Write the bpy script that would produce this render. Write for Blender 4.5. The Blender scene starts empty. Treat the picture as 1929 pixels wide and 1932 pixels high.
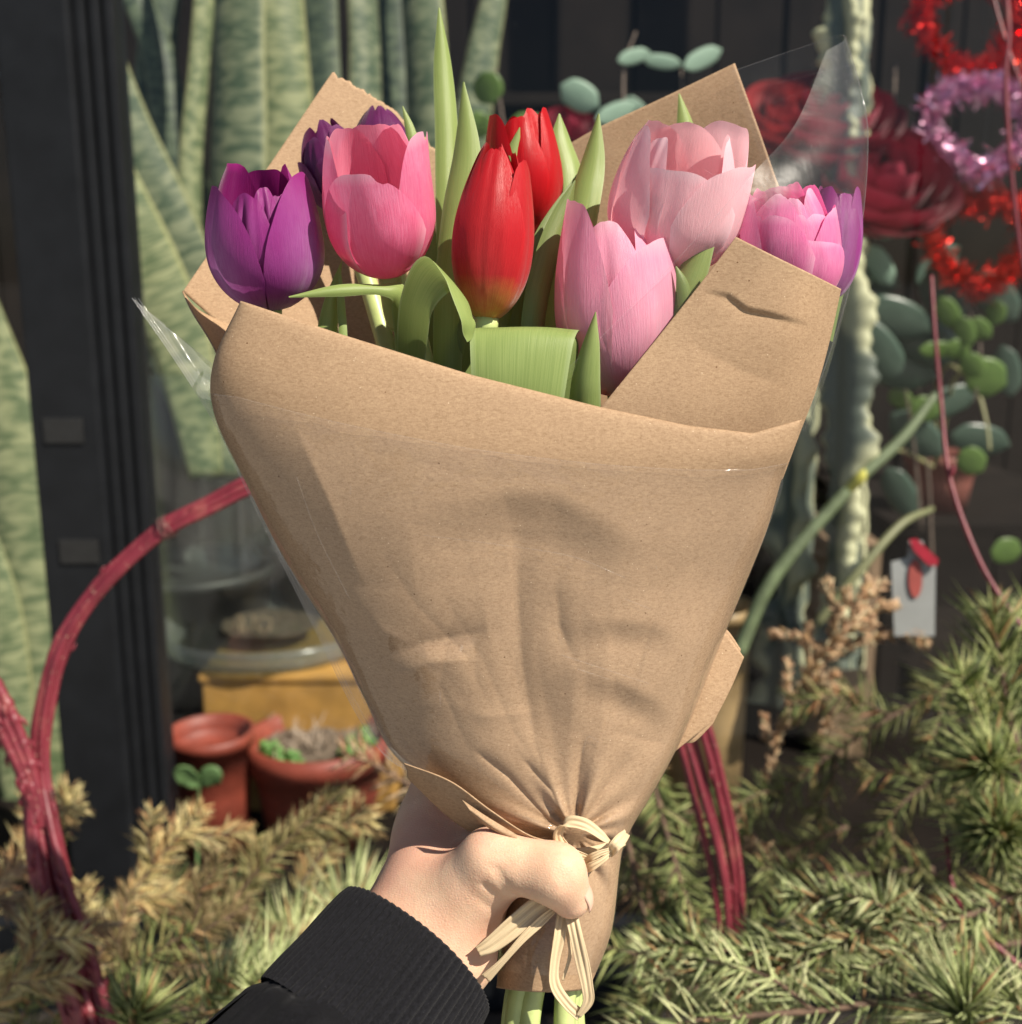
import bpy, math, random
import numpy as np
from mathutils import Matrix, Vector

R_ = math.radians
random.seed(7)
rng = np.random.default_rng(11)

# ------------------------------------------------------------------ camera, world, sun, exposure
scene = bpy.context.scene
COL = scene.collection
CAM_LOC = np.array([0.0, 0.0, 1.35])
PITCH = R_(12.0)
FOV = R_(50.0)
IMG_W, IMG_H = 1929.0, 1932.0
FPX = IMG_W / 2 / math.tan(FOV / 2)
cam_d = bpy.data.cameras.new("camera")
cam = bpy.data.objects.new("camera", cam_d)
COL.objects.link(cam)
cam.location = CAM_LOC
cam.rotation_euler = (math.pi / 2 - PITCH, 0, 0)
cam_d.sensor_fit = 'HORIZONTAL'
cam_d.sensor_width = 36.0
cam_d.angle = FOV
cam_d.clip_start = 0.02
cam_d.clip_end = 2000
cam_d.dof.use_dof = True
cam_d.dof.focus_distance = 0.465
cam_d.dof.aperture_fstop = 8.5
scene.camera = cam

CR = np.array([1.0, 0, 0])
CU = np.array([0, math.sin(PITCH), math.cos(PITCH)])
CB = np.array([0, -math.cos(PITCH), math.sin(PITCH)])      # towards the viewer
CM = np.stack([CR, CU, CB], 1)

sun_cam = np.array([0.55, 0.66, 0.51]); sun_cam /= np.linalg.norm(sun_cam)
sun_w = CM @ sun_cam
elev = math.asin(sun_w[2])
sun_d = bpy.data.lights.new("sun", 'SUN')
sun_d.energy = 5.0
sun_d.angle = R_(0.5)
sun_d.color = (1.0, 0.915, 0.785)
sun = bpy.data.objects.new("sun", sun_d)
COL.objects.link(sun)
sun.rotation_euler = Vector(sun_w).to_track_quat('Z', 'Y').to_euler()
sun.location = (1, -1, 4)

w = bpy.data.worlds.new("World")
scene.world = w
w.use_nodes = True
nt = w.node_tree
sky = nt.nodes.new('ShaderNodeTexSky')
sky.sky_type = 'NISHITA'
sky.sun_disc = False
sky.sun_elevation = elev
sky.sun_rotation = math.atan2(sun_w[0], sun_w[1])
bg = nt.nodes['Background']
bg.inputs['Strength'].default_value = 0.05
nt.links.new(sky.outputs[0], bg.inputs[0])
scene.view_settings.view_transform = 'Standard'
scene.view_settings.look = 'None'
scene.view_settings.exposure = 0.66
scene.view_settings.gamma = 1.0
scene.cycles.use_denoising = True
scene.cycles.transparent_max_bounces = 24
scene.cycles.max_bounces = 10

# ------------------------------------------------------------------ helpers
def C(p):
    """pixel of the 1929x1932 view + depth (m) -> camera frame metres"""
    p = np.asarray(p, float)
    d = p[..., 2]
    return np.stack([(p[..., 0] - IMG_W / 2) / FPX * d, -(p[..., 1] - IMG_H / 2) / FPX * d, -d], -1)

def W(c):
    return np.asarray(c) @ CM.T + CAM_LOC

def P(p):
    return W(C(p))

def cr(pts, n, closed=False):
    pts = np.asarray(pts, float)
    k = len(pts)
    if k == 2:
        t = np.linspace(0, 1, n)[:, None]
        return pts[0] * (1 - t) + pts[1] * t
    s = np.linspace(0, k - 1, n)
    return cr_at(pts, s)

def cr_at(pts, s):
    pts = np.asarray(pts, float)
    k = len(pts)
    e = np.concatenate([[2 * pts[0] - pts[1]], pts, [2 * pts[-1] - pts[-2]]])
    i = np.clip(np.floor(s).astype(int), 0, k - 2)
    t = (s - i).reshape((-1,) + (1,) * (pts.ndim - 1))
    p0, p1, p2, p3 = e[i], e[i + 1], e[i + 2], e[i + 3]
    return 0.5 * (2 * p1 + (p2 - p0) * t + (2 * p0 - 5 * p1 + 4 * p2 - p3) * t ** 2 + (3 * p1 - p0 - 3 * p2 + p3) * t ** 3)

def crgrid(G, nv, nu):
    G = np.asarray(G, float)
    A = cr(G, nv)
    B = cr(np.swapaxes(A, 0, 1), nu)
    return np.swapaxes(B, 0, 1)

def norm(v):
    return v / (np.linalg.norm(v, axis=-1, keepdims=True) + 1e-12)

def sm(a, b, x):
    t = np.clip((x - a) / (b - a), 0, 1)
    return t * t * (3 - 2 * t)

def wob(x, y, seed, n=5, f=1.0):
    r = np.random.default_rng(seed)
    o = 0
    for i in range(n):
        a, b, p = r.normal(0, f), r.normal(0, f), r.uniform(0, 6.28)
        o = o + np.sin(a * x + b * y + p)
    return o / n

def tag(o, label=None, cat=None, group=None, kind=None):
    if label: o['label'] = label
    if cat: o['category'] = cat
    if group: o['group'] = group
    if kind: o['kind'] = kind
    return o

def empty(name, loc, label, cat, group=None):
    o = bpy.data.objects.new(name, None)
    COL.objects.link(o)
    o.location = Vector(loc)
    o.empty_display_size = 0.02
    return tag(o, label, cat, group)

def abs_loc(o):
    v = np.array(o.location)
    while o.parent:
        o = o.parent
        v = v + np.array(o.location)
    return v

def mesh_obj(name, V, F, mat, parent=None, uv=None, col=None, smooth=True, loc=None, kind=None):
    """V in world metres"""
    V = np.asarray(V, float)
    if parent is not None:
        base = abs_loc(parent)
    else:
        base = np.array(loc) if loc is not None else V.mean(0)
    me = bpy.data.meshes.new(name)
    if isinstance(F, np.ndarray):
        F = F.tolist()
    me.from_pydata((V - base).tolist(), [], F)
    if uv is not None:
        l = me.uv_layers.new(name="UVMap")
        idx = np.empty(len(me.loops), int)
        me.loops.foreach_get('vertex_index', idx)
        l.data.foreach_set('uv', np.asarray(uv, float)[idx].ravel())
    if col is not None:
        a = me.color_attributes.new("tint", 'FLOAT_COLOR', 'POINT')
        c4 = np.ones((len(V), 4)); c4[:, :3] = col
        a.data.foreach_set('color', c4.ravel())
    if smooth:
        me.polygons.foreach_set('use_smooth', np.ones(len(me.polygons), bool))
    me.materials.append(mat)
    me.update()
    o = bpy.data.objects.new(name, me)
    COL.objects.link(o)
    if parent is not None:
        o.parent = parent
    else:
        o.location = Vector(base)
    if kind: o['kind'] = kind
    return o

def grid_faces(nv, nu, closed=False):
    i, j = np.meshgrid(np.arange(nv - 1), np.arange(nu if closed else nu - 1), indexing='ij')
    j2 = (j + 1) % nu
    return np.stack([i * nu + j, i * nu + j2, (i + 1) * nu + j2, (i + 1) * nu + j], -1).reshape(-1, 4)

def grid_obj(name, G, mat, parent=None, uvscale=(1, 1), thick=0, **k):
    """G: (nv,nu,3) world"""
    nv, nu = G.shape[:2]
    vv, uu = np.meshgrid(np.linspace(0, 1, nv), np.linspace(0, 1, nu), indexing='ij')
    uv = np.stack([uu * uvscale[0], vv * uvscale[1]], -1).reshape(-1, 2)
    o = mesh_obj(name, G.reshape(-1, 3), grid_faces(nv, nu), mat, parent, uv=uv, **k)
    if thick:
        m = o.modifiers.new("solid", 'SOLIDIFY'); m.thickness = thick; m.offset = 0
    return o

class MB:
    """collects pieces into one mesh"""
    def __init__(s):
        s.V, s.F, s.U, s.Cc, s.n = [], [], [], [], 0
    def add(s, V, F, uv=None, col=None):
        V = np.asarray(V, float).reshape(-1, 3)
        s.V.append(V)
        s.F += [[a + s.n for a in f] for f in (F.tolist() if isinstance(F, np.ndarray) else F)]
        s.U.append(np.zeros((len(V), 2)) if uv is None else np.asarray(uv).reshape(-1, 2))
        s.Cc.append(np.ones((len(V), 3)) if col is None else np.broadcast_to(col, (len(V), 3)))
        s.n += len(V)
        return s
    def grid(s, G, col=None):
        nv, nu = G.shape[:2]
        vv, uu = np.meshgrid(np.linspace(0, 1, nv), np.linspace(0, 1, nu), indexing='ij')
        return s.add(G.reshape(-1, 3), grid_faces(nv, nu), np.stack([uu, vv], -1), col)
    def tube(s, pts, rad, n=8, seg=None, cap=True, col=None, interp=True):
        pts = np.asarray(pts, float)
        seg = seg or max(2, (len(pts) - 1) * 8)
        if interp:
            rad = cr(np.asarray(np.broadcast_to(rad, (len(pts),)), float)[:, None], seg)[:, 0]
            pts = cr(pts, seg)
        else:
            rad = np.broadcast_to(rad, (len(pts),)); seg = len(pts)
        T = norm(np.gradient(pts, axis=0))
        ref = np.array([0.31, 0.2, 0.93])
        N = np.zeros_like(T)
        nprev = norm(np.cross(T[0], ref))
        for i in range(len(T)):
            nprev = norm(nprev - T[i] * np.dot(nprev, T[i])); N[i] = nprev
        B = np.cross(T, N)
        a = np.linspace(0, 2 * math.pi, n, endpoint=False)
        G = pts[:, None] + rad[:, None, None] * (np.cos(a)[None, :, None] * N[:, None] + np.sin(a)[None, :, None] * B[:, None])
        F = grid_faces(seg, n, True).tolist()
        if cap:
            F.append(list(range(n))[::-1]); F.append([(seg - 1) * n + q for q in range(n)])
        vv, uu = np.meshgrid(np.linspace(0, 1, seg), np.linspace(0, 1, n), indexing='ij')
        return s.add(G.reshape(-1, 3), F, np.stack([uu, vv], -1), col)
    def lathe(s, base, prof, n=40, col=None):
        """prof: list of (r,z) about world Z at base"""
        prof = np.asarray(prof, float)
        a = np.linspace(0, 2 * math.pi, n, endpoint=False)
        G = np.stack([prof[:, None, 0] * np.cos(a), prof[:, None, 0] * np.sin(a), np.broadcast_to(prof[:, None, 1], (len(prof), n))], -1) + np.asarray(base)
        vv, uu = np.meshgrid(np.linspace(0, 1, len(prof)), np.linspace(0, 1, n), indexing='ij')
        return s.add(G.reshape(-1, 3), grid_faces(len(prof), n, True), np.stack([uu, vv], -1), col)
    def box(s, lo, hi, bev=0.0, col=None):
        lo, hi = np.asarray(lo, float), np.asarray(hi, float)
        if bev <= 0:
            V = [[(lo, hi)[i][0], (lo, hi)[j][1], (lo, hi)[k][2]] for i in (0, 1) for j in (0, 1) for k in (0, 1)]
            F = [[0, 1, 3, 2], [4, 6, 7, 5], [0, 4, 5, 1], [2, 3, 7, 6], [0, 2, 6, 4], [1, 5, 7, 3]]
            return s.add(V, F, col=col)
        import bmesh
        bm = bmesh.new()
        bmesh.ops.create_cube(bm, size=1)
        for v in bm.verts:
            v.co = Vector((lo + hi) / 2) + Vector([v.co[q] * (hi - lo)[q] for q in range(3)])
        bmesh.ops.bevel(bm, geom=list(bm.edges), offset=bev, segments=2, profile=0.6, affect='EDGES')
        bm.verts.index_update()
        V = [v.co[:] for v in bm.verts]; F = [[v.index for v in f.verts] for f in bm.faces]
        bm.free()
        return s.add(V, F, col=col)
    def build(s, name, mat, parent=None, col=False, **k):
        return mesh_obj(name, np.concatenate(s.V), s.F, mat, parent, uv=np.concatenate(s.U), col=np.concatenate(s.Cc) if col else None, **k)

def ribbon(ctrl, n=40, m=9, cup=0.0, world=False, edge=0.0, seed=0, cupend=None, corr=0.0):
    """ctrl: list of (px,py,d, ax,ay,ad, halfwidth_m): across direction given in camera frame (x right, y down, d away)"""
    A = np.array([list(c) for c in ctrl], float)
    pos = A[:, :3] if world else C(A[:, :3])
    ac = np.stack([A[:, 3], -A[:, 4], -A[:, 5]], -1)
    pos = cr(pos, n); ac = norm(cr(norm(ac), n)); hw = np.maximum(cr(A[:, 6:7], n)[:, 0], 0.0001)
    T = norm(np.gradient(pos, axis=0))
    ac = norm(ac - T * np.sum(ac * T, 1, keepdims=True))
    N = np.cross(T, ac)
    u = np.linspace(-1, 1, m)
    q = np.linspace(0, 1, n)
    cp = np.full(n, cup) if cupend is None else np.linspace(cup, cupend, n)
    off = cp[:, None] * hw[:, None] * (u ** 2)[None] + corr * hw[:, None] * np.sin(u[None] * 7.5 + seed + 3 * q[:, None]) + edge * hw[:, None] * wob(q[:, None] * 6, u[None] * 2, seed, 4, 1.6) * (0.3 + np.abs(u)[None] ** 2)
    G = pos[:, None] + ac[:, None] * (u[None, :, None] * hw[:, None, None]) + N[:, None] * off[..., None]
    return G if world else W(G)

# ------------------------------------------------------------------ materials
def new_mat(name):
    m = bpy.data.materials.new(name); m.use_nodes = True
    t = m.node_tree
    for n in list(t.nodes): t.nodes.remove(n)
    out = t.nodes.new('ShaderNodeOutputMaterial')
    return m, t, out

class NB:
    def __init__(s, t): s.t = t
    def n(s, ty, **k):
        x = s.t.nodes.new('ShaderNode' + ty)
        for a, b in k.items(): setattr(x, a, b)
        return x
    def l(s, a, b): s.t.links.new(a, b)
    def val(s, sock, v):
        if hasattr(v, 'is_output') or isinstance(v, bpy.types.NodeSocket): s.l(v, sock)
        else:
            if isinstance(v, (tuple, list)) and len(v) == 3 and sock.type == 'RGBA': v = (*v, 1)
            sock.default_value = v
    def noise(s, vec, scale, detail=4, rough=0.5, dist=0.0):
        x = s.n('TexNoise'); s.l(vec, x.inputs['Vector'])
        x.inputs['Scale'].default_value = scale; x.inputs['Detail'].default_value = detail
        x.inputs['Roughness'].default_value = rough; x.inputs['Distortion'].default_value = dist
        return x.outputs['Fac']
    def map(s, vec, sc=(1, 1, 1), rot=(0, 0, 0)):
        x = s.n('Mapping'); s.l(vec, x.inputs['Vector']); x.inputs['Scale'].default_value = sc; x.inputs['Rotation'].default_value = rot
        return x.outputs[0]
    def ramp(s, fac, stops, interp='LINEAR'):
        x = s.n('ValToRGB'); s.l(fac, x.inputs[0]); e = x.color_ramp.elements
        x.color_ramp.interpolation = interp
        while len(e) < len(stops): e.new(0.5)
        for el, (p, c) in zip(e, stops):
            el.position = p; el.color = (*c, 1) if not isinstance(c, (int, float)) else (c, c, c, 1)
        return x.outputs[0]
    def mix(s, f, a, b, mode='MIX'):
        x = s.n('Mix', data_type='RGBA', blend_type=mode)
        s.val(x.inputs[0], f); s.val(x.inputs[6], a); s.val(x.inputs[7], b)
        return x.outputs[2]
    def math(s, op, a, b=0.5):
        x = s.n('Math', operation=op); s.val(x.inputs[0], a); s.val(x.inputs[1], b)
        return x.outputs[0]
    def bump(s, h, strength=0.2, dist=0.001):
        x = s.n('Bump'); s.l(h, x.inputs['Height']); x.inputs['Strength'].default_value = strength; x.inputs['Distance'].default_value = dist
        return x.outputs[0]
    def obj(s):
        return s.n('TexCoord').outputs['Object']
    def geo(s):
        return s.n('NewGeometry').outputs['Position']
    def uv(s):
        return s.n('TexCoord').outputs['UV']
    def bsdf(s, col, rough=0.5, normal=None, **k):
        x = s.n('BsdfPrincipled'); s.val(x.inputs['Base Color'], col); s.val(x.inputs['Roughness'], rough)
        if normal is not None: s.l(normal, x.inputs['Normal'])
        for a, b in k.items(): s.val(x.inputs[a.replace('_', ' ')], b)
        return x.outputs[0]

def simple(name, col, rough=0.5, vary=0.15, scale=40, bumps=0.15, bdist=0.001, metal=0.0, spec=0.5):
    m, t, o = new_mat(name); b = NB(t)
    p = b.geo()
    n1 = b.noise(p, scale, 5, 0.6)
    lo = tuple(c * (1 - vary) for c in col); hi = tuple(min(1, c * (1 + vary)) for c in col)
    c = b.ramp(n1, [(0.3, lo), (0.7, hi)])
    n2 = b.noise(p, scale * 6, 3)
    s = b.bsdf(c, rough, b.bump(n2, bumps, bdist), Metallic=metal, Specular_IOR_Level=spec)
    b.l(s, o.inputs[0])
    return m

def mat_kraft(name='kraft_paper', k=0.95):
    m, t, o = new_mat(name); b = NB(t)
    p = b.geo()
    fib = b.noise(b.map(p, (1, 1, 2.6), (0.2, 0.3, 0.4)), 520, 4, 0.62, 0.6)
    fib2 = b.noise(b.map(p, (2.2, 1, 1), (0.5, 0.1, 0.9)), 900, 3, 0.6)
    big = b.noise(p, 38, 4, 0.55)
    c = b.ramp(fib, [(0.28, (0.275 * k, 0.175 * k, 0.095 * k)), (0.5, (0.410 * k, 0.275 * k, 0.170 * k)), (0.75, (0.53 * k, 0.375 * k, 0.228 * k))])
    c = b.mix(0.35, c, b.ramp(fib2, [(0.3, (0.30 * k, 0.185 * k, 0.10 * k)), (0.7, (0.50 * k, 0.34 * k, 0.205 * k))]))
    c = b.mix(0.5, c, b.ramp(big, [(0.3, (0.86, 0.85, 0.84)), (0.7, (1.0, 1.0, 1.0))]), 'MULTIPLY')
    vo = b.n('TexVoronoi'); b.l(p, vo.inputs['Vector']); vo.inputs['Scale'].default_value = 150
    sp = b.math('LESS_THAN', vo.outputs['Distance'], 0.055)
    sp2 = b.math('GREATER_THAN', b.noise(p, 60, 2), 0.55)
    c = b.mix(b.math('MULTIPLY', sp, sp2), c, (0.16, 0.085, 0.04))
    vo2 = b.n('TexVoronoi'); b.l(b.map(p, (1, 1, 1), (1, 2, 0.3)), vo2.inputs['Vector']); vo2.inputs['Scale'].default_value = 210
    c = b.mix(b.math('LESS_THAN', vo2.outputs['Distance'], 0.05), c, (0.62, 0.47, 0.32))
    h = b.math('ADD', b.math('MULTIPLY', fib, 0.6), b.math('MULTIPLY', b.noise(p, 90, 4), 1.2))
    s = b.bsdf(c, 0.72, b.bump(h, 0.22, 0.0007), Specular_IOR_Level=0.25)
    tr = b.n('BsdfTranslucent'); b.l(c, tr.inputs[0])
    mx = b.n('MixShader'); mx.inputs[0].default_value = 0.06; b.l(s, mx.inputs[1]); b.l(tr.outputs[0], mx.inputs[2])
    b.l(mx.outputs[0], o.inputs[0])
    return m

def mat_film(name, ior=1.45, rough=0.05, fk=1.35, haze=0.01, crink=0.5, tint=(0.995, 0.995, 0.995), bscale=45, cap=0.24):
    m, t, o = new_mat(name); b = NB(t)
    p = b.geo()
    h = b.math('ADD', b.noise(p, bscale, 3, 0.5, 0.8), b.math('MULTIPLY', b.noise(b.map(p, (1, 1, 0.25)), bscale * 4, 2), 0.25))
    nrm = b.bump(h, crink, 0.004)
    tr = b.n('BsdfTransparent'); tr.inputs[0].default_value = (*tint, 1)
    gl = b.n('BsdfGlossy'); gl.inputs['Roughness'].default_value = rough; b.l(nrm, gl.inputs['Normal'])
    df = b.n('BsdfDiffuse'); df.inputs[0].default_value = (0.9, 0.9, 0.9, 1)
    g = b.n('NewGeometry'); dt = b.n('VectorMath', operation='DOT_PRODUCT'); b.l(g.outputs['Incoming'], dt.inputs[0]); b.l(nrm, dt.inputs[1])
    f0 = ((ior - 1) / (ior + 1)) ** 2 * fk
    c1 = b.math('SUBTRACT', 1.0, b.math('ABSOLUTE', dt.outputs['Value'], 0))
    fr = b.math('MINIMUM', b.math('ADD', b.math('MULTIPLY', b.math('POWER', c1, 5.0), 1 - f0), f0), cap)
    m1 = b.n('MixShader'); b.l(fr, m1.inputs[0]); b.l(tr.outputs[0], m1.inputs[1]); b.l(gl.outputs[0], m1.inputs[2])
    sc = b.math('GREATER_THAN', b.noise(b.map(p, (1, 1, 0.12), (0.3, 0.9, 0.2)), 420, 2), 0.78)
    hz = b.math('ADD', b.math('MULTIPLY', sc, 0.06), haze)
    m2 = b.n('MixShader'); b.l(hz, m2.inputs[0]); b.l(m1.outputs[0], m2.inputs[1]); b.l(df.outputs[0], m2.inputs[2])
    b.l(m2.outputs[0], o.inputs[0])
    return m

def mat_petal(name, base, mid, tip, inner, vein, edge=None, transl=0.32, rough=0.42, bloom=None):
    m, t, o = new_mat(name); b = NB(t)
    uv = b.uv()
    sx = b.n('SeparateXYZ'); b.l(uv, sx.inputs[0])
    c = b.ramp(sx.outputs[1], [(0.0, base[0]), (base[1], mid), (0.95, tip)])
    if bloom:
        # paler waxy centre of the petal
        cx = b.math('ABSOLUTE', b.math('SUBTRACT', sx.outputs[0], 0.5), 0)
        fc = b.math('SUBTRACT', 1.0, b.math('MULTIPLY', cx, 3.2))
        fc = b.math('MULTIPLY', b.math('MAXIMUM', fc, 0.0), b.ramp(sx.outputs[1], [(0.0, 1.0), (0.75, 0.35), (1.0, 0.0)]))
        c = b.mix(b.math('MULTIPLY', fc, bloom[1]), c, bloom[0])
    v1 = b.noise(b.map(uv, (26, 1.3, 1)), 4.0, 4, 0.6, 0.35)
    v2 = b.noise(b.map(uv, (60, 2.2, 1)), 5.0, 2, 0.5, 0.2)
    c = b.mix(b.ramp(v1, [(0.38, 0.0), (0.70, 0.60)]), c, vein)
    c = b.mix(b.ramp(v2, [(0.45, 0.0), (0.75, 0.28)]), c, tip)
    blot = b.noise(b.geo(), 95, 4, 0.6)
    c = b.mix(b.ramp(blot, [(0.40, 0.0), (0.75, 0.45)]), c, mid)
    c = b.mix(b.ramp(b.noise(b.geo(), 260, 3, 0.6), [(0.55, 0.0), (0.85, 0.30)]), c, vein)
    if edge:
        e = b.math('ABSOLUTE', b.math('SUBTRACT', sx.outputs[0], 0.5), 0)
        c = b.mix(b.ramp(e, [(0.40, 0.0), (0.5, 0.65)]), c, edge)
        c = b.mix(b.ramp(sx.outputs[1], [(0.90, 0.0), (1.0, 0.6)]), c, edge)
    g = b.n('NewGeometry')
    ci = b.mix(b.ramp(v1, [(0.35, 0.0), (0.7, 0.4)]), inner, vein)
    c = b.mix(g.outputs['Backfacing'], c, ci)
    hh = b.math('ADD', v1, b.math('MULTIPLY', v2, 0.5))
    nrm = b.bump(hh, 0.28, 0.0012)
    s = b.bsdf(c, rough, nrm, Specular_IOR_Level=0.28, Sheen_Weight=0.15, Sheen_Roughness=0.4)
    tr = b.n('BsdfTranslucent'); b.l(c, tr.inputs[0]); b.l(nrm, tr.inputs['Normal'])
    mx = b.n('MixShader'); mx.inputs[0].default_value = transl; b.l(s, mx.inputs[1]); b.l(tr.outputs[0], mx.inputs[2])
    b.l(mx.outputs[0], o.inputs[0])
    return m

def mat_leaf(name, c1, c2, vein, transl=0.3, rough=0.42, streak=30, edge=None):
    m, t, o = new_mat(name); b = NB(t)
    uv = b.uv()
    v1 = b.noise(b.map(uv, (streak, 1.1, 1)), 3.0, 3, 0.55, 0.15)
    bl = b.noise(b.geo(), 45, 4, 0.55)
    c = b.mix(bl, c1, c2)
    c = b.mix(b.ramp(v1, [(0.42, 0.0), (0.62, 0.6)]), c, vein)
    if edge:
        sx = b.n('SeparateXYZ'); b.l(uv, sx.inputs[0])
        e = b.math('ABSOLUTE', b.math('SUBTRACT', sx.outputs[0], 0.5), 0)
        c = b.mix(b.ramp(e, [(0.44, 0.0), (0.49, 0.8)]), c, edge)
    nrm = b.bump(v1, 0.18, 0.0008)
    s = b.bsdf(c, rough, nrm, Specular_IOR_Level=0.4)
    tr = b.n('BsdfTranslucent'); b.l(c, tr.inputs[0])
    mx = b.n('MixShader'); mx.inputs[0].default_value = transl; b.l(s, mx.inputs[1]); b.l(tr.outputs[0], mx.inputs[2])
    b.l(mx.outputs[0], o.inputs[0])
    return m

def mat_snake(name, dark, light, edge, amt=0.8):
    m, t, o = new_mat(name); b = NB(t)
    uv = b.uv()
    sx = b.n('SeparateXYZ'); b.l(uv, sx.inputs[0])
    z = b.noise(b.map(uv, (1.3, 34, 1)), 1.6, 2, 0.5, 0.5)
    c = b.ramp(z, [(0.38, dark), (0.62, light)])
    c = b.mix(1 - amt, c, light)
    e = b.math('ABSOLUTE', b.math('SUBTRACT', sx.outputs[0], 0.5), 0)
    c = b.mix(b.ramp(e, [(0.42, 0.0), (0.46, 0.75)]), c, edge)
    s = b.bsdf(c, 0.5, b.bump(z, 0.1, 0.001), Specular_IOR_Level=0.2)
    b.l(s, o.inputs[0])
    return m

def mat_tint(name, rough=0.55, transl=0.15, mul=(1, 1, 1), metal=0.0, bumpn=0):
    m, t, o = new_mat(name); b = NB(t)
    a = b.n('Attribute'); a.attribute_name = 'tint'
    c = b.mix(1.0, a.outputs['Color'], mul, 'MULTIPLY')
    nz = b.noise(b.geo(), 150, 2)
    c = b.mix(b.ramp(nz, [(0.3, 0.18), (0.6, 0.0)]), c, b.mix(1.0, c, (0.55, 0.52, 0.45), 'MULTIPLY'))
    s = b.bsdf(c, rough, Metallic=metal, Specular_IOR_Level=0.35)
    if transl:
        tr = b.n('BsdfTranslucent'); b.l(c, tr.inputs[0])
        mx = b.n('MixShader'); mx.inputs[0].default_value = transl; b.l(s, mx.inputs[1]); b.l(tr.outputs[0], mx.inputs[2])
        s = mx.outputs[0]
    b.l(s, o.inputs[0])
    return m

M = {}
M['kraft'] = mat_kraft()
M['kraft_in'] = mat_kraft('kraft_paper_reverse', 0.98)
M['film'] = mat_film('cellophane', crink=0.30)
M['film_loose'] = mat_film('cellophane_loose', ior=1.5, rough=.38, fk=.42, crink=0.30, haze=0.003, bscale=30, cap=.16)
M['film_fin'] = mat_film('cellophane_fin', ior=1.5, rough=.22, fk=.9, crink=0.5, haze=0.055, bscale=30)
M['film_edge'] = mat_film('cellophane_edge', ior=1.5, crink=0.1, haze=0.05)
M['glass'] = mat_film('window_glass', ior=1.33, rough=0.01, haze=0.0, crink=0.0)
M['jar_glass'] = mat_film('jar_glass', ior=1.5, rough=0.05, fk=1.3, haze=0.009, crink=0.06, tint=(.93, .96, .94), cap=.6)
M['jar_base'] = mat_film('jar_base_glass', ior=1.5, rough=0.2, fk=1.5, haze=0.10, crink=0.15, tint=(.75, .80, .78), cap=.6)

# ------------------------------------------------------------------ the setting
CONC = simple('pavement_concrete', (0.30, 0.29, 0.27), 0.85, 0.2, 3, 0.4, 0.004)
mesh_obj('pavement', [(-300, -300, 0), (300, -300, 0), (300, 300, 0), (-300, 300, 0)], [[0, 1, 2, 3]], CONC, kind='structure', loc=(0, 0, 0))
DARKW = simple('dark_board', (0.010, 0.0075, 0.006), 0.8, 0.35, 8, 0.3, 0.002, spec=0.12)
BLACKM = simple('black_frame_paint', (0.009, 0.010, 0.012), 0.5, 0.2, 25, 0.12, 0.0006, spec=0.22)
LEDGE = 0.485
led = MB().box((-4.5, 1.43, LEDGE - 0.06), (4.5, 2.84, LEDGE), 0.004).build('display_ledge', DARKW, smooth=False)
tag(led, kind='structure')
bw = empty('back_wall', (0, 2.86, LEDGE), None, None); tag(bw, kind='structure')
for i in range(45):
    x = -4.5 + i * 0.2
    MB().box((x + 0.004, 2.845 + 0.004 * (i % 3), LEDGE - 0.06), (x + 0.196, 2.89, 3.6), 0.003).build('board', DARKW, bw, smooth=False)
MB().box((-4.5, 2.895, 0), (4.5, 2.95, 3.6)).build('backing', DARKW, bw, smooth=False)
sw = MB().box((-4.5, 1.40, 0), (4.5, 1.426, LEDGE - 0.03), 0.003).build('stall_riser', BLACKM, smooth=False)
tag(sw, kind='structure')

# shop window: mullion, glazing bead, pane
pl = P((20, 0, 1.13)); pr = P((192, 0, 1.13)); pg = P((262, 0, 1.13))
YF = 1.37
def X_at(px, py, y):
    """world x,z where the ray of the pixel meets the plane Y=y"""
    r = P((px, py, 1.0)) - CAM_LOC
    t = (y - CAM_LOC[1]) / r[1]
    return CAM_LOC + r * t
win = empty('shop_window', (X_at(150, 900, YF)[0], YF, 0.40), 'black painted shop window mullion with fluted glazing bead and clear pane', 'window')
xl = X_at(12, 300, YF)[0]; xr = X_at(148, 300, YF)[0]; xb = X_at(214, 300, YF)[0]
MB().box((xl, YF, 0.40), (xr, YF + 0.10, 3.4), 0.004).build('mullion', BLACKM, win, smooth=False)
wbead = (xb - xr)
for k in range(3):
    a = xr + 0.001 + wbead * k / 3
    MB().box((a, YF + 0.014 + 0.010 * k, 0.40), (a + wbead / 3 - 0.002, YF + 0.08, 3.4), 0.003).build('glazing_bead', BLACKM, win, smooth=False)
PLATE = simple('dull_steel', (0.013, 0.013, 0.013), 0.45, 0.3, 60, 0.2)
for (x, y) in ((122, 812), (152, 1040)):  # greyish reflections on the mullion, built as thin plates
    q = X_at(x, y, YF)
    MB().box((q[0] - 0.026, YF - 0.003, q[2] - 0.016), (q[0] + 0.024, YF + 0.001, q[2] + 0.016), 0.001).build('reflection_plate', PLATE, win, smooth=False)
MB().add([(xb, YF + 0.05, 0.47), (2.8, YF + 0.05, 0.47), (2.8, YF + 0.05, 3.4), (xb, YF + 0.05, 3.4)], [[0, 1, 2, 3]]).build('pane', M['glass'], win, smooth=False)
MB().add([(-2.8, YF + 0.05, 0.47), (xl, YF + 0.05, 0.47), (xl, YF + 0.05, 3.4), (-2.8, YF + 0.05, 3.4)], [[0, 1, 2, 3]]).build('pane', M['glass'], win, smooth=False)

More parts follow.
